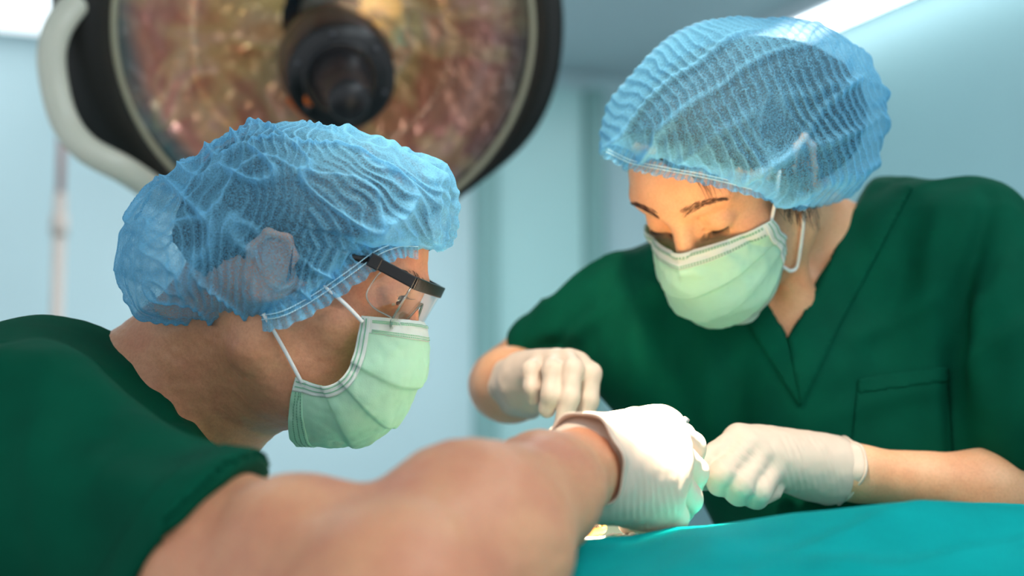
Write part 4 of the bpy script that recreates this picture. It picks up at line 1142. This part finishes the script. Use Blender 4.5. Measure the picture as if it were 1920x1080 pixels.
# ------------------------------------------------------------------ gloved hands
def glove(parent, label_pts, fingers, palm, cuff, vox=0.0012, wr=None, name='glove', seed=0, wax=None):
    g = Field()
    for a, b, ra, rb, k in palm: g.cone(a, b, ra, rb, k)
    for f in fingers:
        p = [pt(*q) for q in f[0]]; g.chain(p, f[1], f[2] if len(f) > 2 else 0.004)
    V, F = g.surface(vox, 2); n = vnormals(V, F)
    d = 0.0004 * noise(V, 120, seed)
    if wr: 
        for (c, ax, per, amp, rad_) in wr:
            q = (V - c); d = d + amp * np.sin(2 * math.pi * (q @ ax) / per * (1 + 0.15 * noise(V, 12, seed)) + 5 * noise(V, 30, seed + 1)) ** 3 * (0.5 + 1.2 * noise(V, 45, seed + 2)).clip(0, 1) * np.exp(-((q ** 2).sum(1)) / rad_ ** 2)
    V = V + n * d[:, None]
    o = mesh(name, V, F, M_glove, parent)
    if cuff:
        (path, rr, lip) = cuff
        # a loose rolled cuff standing off the wrist
        a, b = path; ax = norm(b - a); prof = [(rr * 0.93, 0.0), (rr * 1.0, np.linalg.norm(b - a) * 0.4), (rr * 1.10, np.linalg.norm(b - a) * 0.85), (rr * 1.13, np.linalg.norm(b - a))]
        V, F = lathe_vf(a, ax, prof, 72); rel = V - a; h = rel @ ax; radv = rel - h[:, None] * ax; an = np.arctan2(radv @ np.array([0, 0, 1.0]), radv @ np.cross(ax, [0, 0, 1.0]))
        w = 1 + (0.05 * np.sin(3 * an + seed) + 0.035 * np.sin(7 * an + 2 * seed)) * (h / np.linalg.norm(b - a)); V = a + (h + 0.004 * np.sin(2 * an + seed) * (h / np.linalg.norm(b - a)))[:, None] * ax + radv * w[:, None]
        c = solidify(mesh('cuff', V, F, M_glove, o), 0.0006)
        ring = V[-72:]; Vt, Ft = tube_vf(ring, lip, 8, closed=True); mesh('rolled_rim', Vt, Ft, M_glove, c)
    return o

# man: near hand, fist with the back of the hand up
wp = pt(1098, 876, 1.02)
glove(man, None, [
    ([(1250, 800, 1.095), (1296, 838, 1.125), (1292, 885, 1.15), (1262, 905, 1.165)], [0.0125, 0.0115, 0.0105, 0.0095]),
    ([(1262, 845, 1.085), (1299, 885, 1.11), (1285, 935, 1.135), (1250, 940, 1.15)], [0.0130, 0.0120, 0.0105, 0.0095]),
    ([(1256, 888, 1.07), (1289, 935, 1.09), (1262, 978, 1.11), (1215, 972, 1.12)], [0.0130, 0.0115, 0.0105, 0.0095]),
    ([(1240, 925, 1.055), (1264, 968, 1.065), (1228, 990, 1.09), (1178, 982, 1.10)], [0.0125, 0.0110, 0.0100, 0.0085]),
    ([(1130, 812, 1.08), (1190, 796, 1.13), (1245, 792, 1.16), (1282, 815, 1.165)], [0.015, 0.0135, 0.0115, 0.010])],
    [(wp, pt(1250, 803, 1.09), 0.027, 0.0135, 0.02), (wp, pt(1262, 850, 1.08), 0.027, 0.0145, 0.02), (wp, pt(1256, 890, 1.068), 0.027, 0.0145, 0.02), (wp, pt(1240, 925, 1.055), 0.029, 0.015, 0.02), (pt(1110, 835, 1.03), pt(1220, 800, 1.09), 0.016, 0.014, 0.02), (pt(1130, 925, 1.02), pt(1225, 965, 1.06), 0.017, 0.014, 0.02)],
    ((pt(1125, 873, 1.04), pt(1084, 868, 0.995)), 0.0300, 0.0011), wr=[(pt(1200, 930, 1.03), norm(np.array([0.95, 0.1, 0.25])), 0.0058, 0.0005, 0.04)], seed=3)
# man: other hand, mostly hidden, its cuff shows behind the forearm
bf2 = None
glove(woman, None, [
    ([(1088, 685, 1.345), (1108, 700, 1.325), (1104, 750, 1.32), (1092, 800, 1.32)], [0.0105, 0.0100, 0.0092, 0.0082]),
    ([(1065, 676, 1.345), (1074, 692, 1.315), (1068, 745, 1.305), (1056, 795, 1.305)], [0.0110, 0.0100, 0.0095, 0.0085]),
    ([(1038, 678, 1.35), (1036, 694, 1.32), (1034, 740, 1.31), (1025, 768, 1.315)], [0.0105, 0.0098, 0.0092, 0.0080]),
    ([(1008, 684, 1.36), (996, 694, 1.335), (998, 728, 1.325), (1003, 748, 1.33)], [0.0100, 0.0090, 0.0080, 0.0070]),
    ([(1040, 715, 1.38), (1075, 735, 1.37), (1090, 775, 1.35)], [0.013, 0.0115, 0.0095])],
    [(pt(990, 716, 1.405), pt(1085, 688, 1.35), 0.025, 0.0125, 0.015), (pt(990, 716, 1.405), pt(1063, 682, 1.35), 0.025, 0.0125, 0.015), (pt(990, 716, 1.405), pt(1036, 686, 1.355), 0.025, 0.012, 0.015), (pt(990, 716, 1.405), pt(1008, 692, 1.365), 0.025, 0.012, 0.015)],
    ((pt(1000, 714, 1.395), pt(978, 722, 1.44)), 0.029, 0.0010), wr=[(pt(1040, 700, 1.33), norm(np.array([0.8, 0.2, -0.5])), 0.005, 0.0005, 0.03)], seed=5)
glove(woman, None, [
    ([(1383, 822, 1.255), (1343, 852, 1.235), (1303, 885, 1.225), (1283, 902, 1.225)], [0.0118, 0.0105, 0.0095, 0.0085]),
    ([(1400, 838, 1.245), (1356, 890, 1.215), (1350, 905, 1.225), (1385, 900, 1.25)], [0.0122, 0.0112, 0.0110, 0.0095], 0.005),
    ([(1424, 858, 1.245), (1390, 910, 1.215), (1386, 924, 1.225), (1420, 915, 1.25)], [0.0118, 0.0108, 0.0108, 0.0090], 0.005),
    ([(1450, 878, 1.25), (1424, 922, 1.222), (1418, 932, 1.230), (1450, 920, 1.25)], [0.0108, 0.0098, 0.0098, 0.0085], 0.005),
    ([(1440, 850, 1.31), (1380, 870, 1.30), (1320, 895, 1.27), (1290, 905, 1.245)], [0.015, 0.0125, 0.0110, 0.0095])],
    [(pt(1552, 880, 1.29), pt(1383, 822, 1.26), 0.0235, 0.0125, 0.018), (pt(1552, 880, 1.29), pt(1400, 838, 1.25), 0.0235, 0.0130, 0.018), (pt(1552, 880, 1.29), pt(1424, 858, 1.25), 0.0235, 0.0130, 0.018), (pt(1552, 880, 1.29), pt(1450, 880, 1.255), 0.0235, 0.0125, 0.018), (pt(1500, 868, 1.29), pt(1420, 840, 1.28), 0.022, 0.016, 0.02)],
    ((pt(1548, 877, 1.288), pt(1588, 882, 1.292)), 0.0262, 0.0014), wr=[(pt(1510, 880, 1.26), norm(np.array([0.9, 0.1, 0.3])), 0.0062, 0.0004, 0.035), (pt(1405, 870, 1.22), norm(np.array([0.8, 0.0, 0.6])), 0.011, 0.0008, 0.03)], seed=7)

# instrument held in the man's hand: ring handle tip above, gold jaw below
ins = thing('needle_holder', 'slim metal needle holder held in the glove under the bright beam', 'instrument', pt(1125, 985, 1.10))
V, F = tube_vf(catmull([pt(1288, 784, 1.155), pt(1262, 820, 1.15), pt(1200, 900, 1.13), pt(1150, 955, 1.11)], 20), [0.0030] * 3 + [0.0022] * 17, 10); mesh('shank', V, F, M_metal, ins)
V, F = tube_vf(catmull([pt(1150, 955, 1.11), pt(1140, 967, 1.106), pt(1126, 986, 1.10)], 10), np.linspace(0.0026, 0.0014, 10), 10); mesh('jaw', V, F, M_gold, ins)

# ------------------------------------------------------------------ table, drape, gauze
tb = thing('operating_table', 'operating table hidden under the teal drape', 'table', np.array([0.25, 1.1, -CAMZ]))
room_c = lambda x0, x1, y0, y1, z0, z1, nm, mat, par: bevel(mesh(nm, level(box_vf(((x0 + x1) / 2, (y0 + y1) / 2, (z0 + z1) / 2), np.eye(3), ((x1 - x0) / 2, (y1 - y0) / 2, (z1 - z0) / 2))[0]), box_vf((0, 0, 0), np.eye(3), (1, 1, 1))[1], mat, par, smooth=False), 0.01)
room_c(-0.05, 1.35, 0.78, 1.24, -0.42, -0.34, 'table_top', M_black, tb)
room_c(0.35, 0.75, 0.90, 1.12, -1.27, -0.42, 'pedestal', M_metal, tb)
room_c(0.20, 0.95, 0.80, 1.20, -CAMZ, -1.27, 'base', M_white, tb)
nx, ny = 300, 200; X, Y = np.meshgrid(np.linspace(-0.02, 1.45, nx), np.linspace(0.60, 1.26, ny), indexing='ij'); x = X.ravel(); y = Y.ravel()
# mound of the covered patient; lower around the operating field
ridge = np.interp(x, [-0.02, 0.0285, 0.0855, 0.121, 0.192, 0.342, 0.60, 1.45], [-0.190, -0.1800, -0.1720, -0.1612, -0.1562, -0.1530, -0.149, -0.153])
z = ridge - 0.9 * np.maximum(0, 0.86 - y) ** 1.6 - 0.35 * np.maximum(0, y - 0.95) ** 1.3
z = z - 0.012 * np.exp(-((x - 0.10) / 0.09) ** 2 - ((y - 1.13) / 0.10) ** 2)
Pn = np.stack([x, y, 0 * x], 1)
z = z + 0.009 * noise(Pn @ np.array([[0.6, 0.8, 0], [-0.8, 0.6, 0], [0, 0, 1]]) * [2.2, 0.7, 1], 7, 2) + 0.004 * (1 - np.abs(noise(Pn @ np.array([[0.7, 0.7, 0], [-0.7, 0.7, 0], [0, 0, 1]]) * [2.0, 0.8, 1], 8, 5)) * 2.4)
edge = np.minimum.reduce([(x + 0.02) / 0.06, (1.45 - x) / 0.06, (y - 0.60) / 0.05, (1.26 - y) / 0.05]).clip(0, 1)
z = z - 0.40 * (1 - edge) ** 2
P = np.stack([x, y, z], 1); F = grid_faces(nx, ny)
if (vnormals(P, F)[:, 2]).mean() < 0: F = F[:, ::-1].copy()
dr = solidify(mesh('surgical_drape', P, F, M_drape, None), 0.002)
tag(dr, 'teal surgical drape spread over the operating table', 'drape')

def zdrape(px_x, py_y): 
    i = np.argmin((x - px_x) ** 2 + (y - py_y) ** 2); return z[i]
# white gauze pad with frayed edge in the beam
gc = pt(1135, 1008, 1.135); gz = zdrape(gc[0], gc[1])
nu, nv = 70, 60; U_, V_ = np.meshgrid(np.linspace(-1, 1, nu), np.linspace(-1, 1, nv), indexing='ij'); u = U_.ravel(); v = V_.ravel()
gx = gc[0] + 0.045 * u + 0.004 * noise(np.stack([u, v, u * 0], 1), 3, 2); gy = gc[1] + 0.05 * v + 0.004 * noise(np.stack([u, v, u * 0], 1), 3, 3)
gzv = np.array([zdrape(a, b_) for a, b_ in zip(gx, gy)]) + 0.013 + 0.005 * (1 - u ** 2).clip(0, 1) * (1 - v ** 2).clip(0, 1) + 0.0015 * noise(np.stack([gx, gy, 0 * gx], 1), 90, 4) + 0.002
P = np.stack([gx, gy, gzv], 1)
gz_o = solidify(mesh('gauze_pad', P, grid_faces(nu, nv), fabric('white_gauze', 'F5F7F2', rough=0.9, weave=500, bump=0.8, var=0.03), None), 0.003)
tag(gz_o, 'white gauze pad glowing in the beam under the gloved hand', 'gauze')
rng = random.Random(5); fr = []
top_m = (u > 0.90) | (v > 0.93)
idx = np.nonzero(top_m)[0]
for i in range(420):
    p = P[idx[rng.randrange(len(idx))]]; a = rng.random() * 2 - 0.4; l_ = 0.004 + 0.008 * rng.random()
    q = p + np.array([math.cos(a) * l_, math.sin(a) * l_, 0.003 * rng.random()]); fr.append([p, (p + q) / 2 + [0, 0, 0.0015], q])
strands(fr, 0.00025, 'frayed_threads', fabric('thread', 'EAF0E4', var=0.02), gz_o, 5, 4)
# skin of the patient in the opening, with a dark line of the wound
fld = Field().ell(pt(1100, 990, 1.165), (0.017, 0.014, 0.008), None, 0.01).ell(pt(1085, 992, 1.155), (0.010, 0.010, 0.007), None, 0.01)
V, F = fld.surface(0.0012, 2); pk = mesh('patient_skin', V, F, skin_mat('patient_amber_skin', 'D9A056', 'C98A48'), None)
tag(pk, 'small amber patch of patient skin in the drape opening beside the gauze', 'patient')
wd = []
for i in range(120):
    a = pt(1098 + 30 * rng.random(), 980 + 8 * rng.random(), 1.145 + 0.01 * rng.random()); a = fld.project(a)[0]; q = a + np.array([rng.random() - 0.5, rng.random() - 0.5, 0.7 * rng.random()]) * 0.009
    wd.append([a, (a + q) / 2 + [0, 0, 0.001], q])
strands(wd, 0.0005, 'suture_hairs', simple('dark_brown_fibre', '3A220C', 0.6), pk, 5, 4)
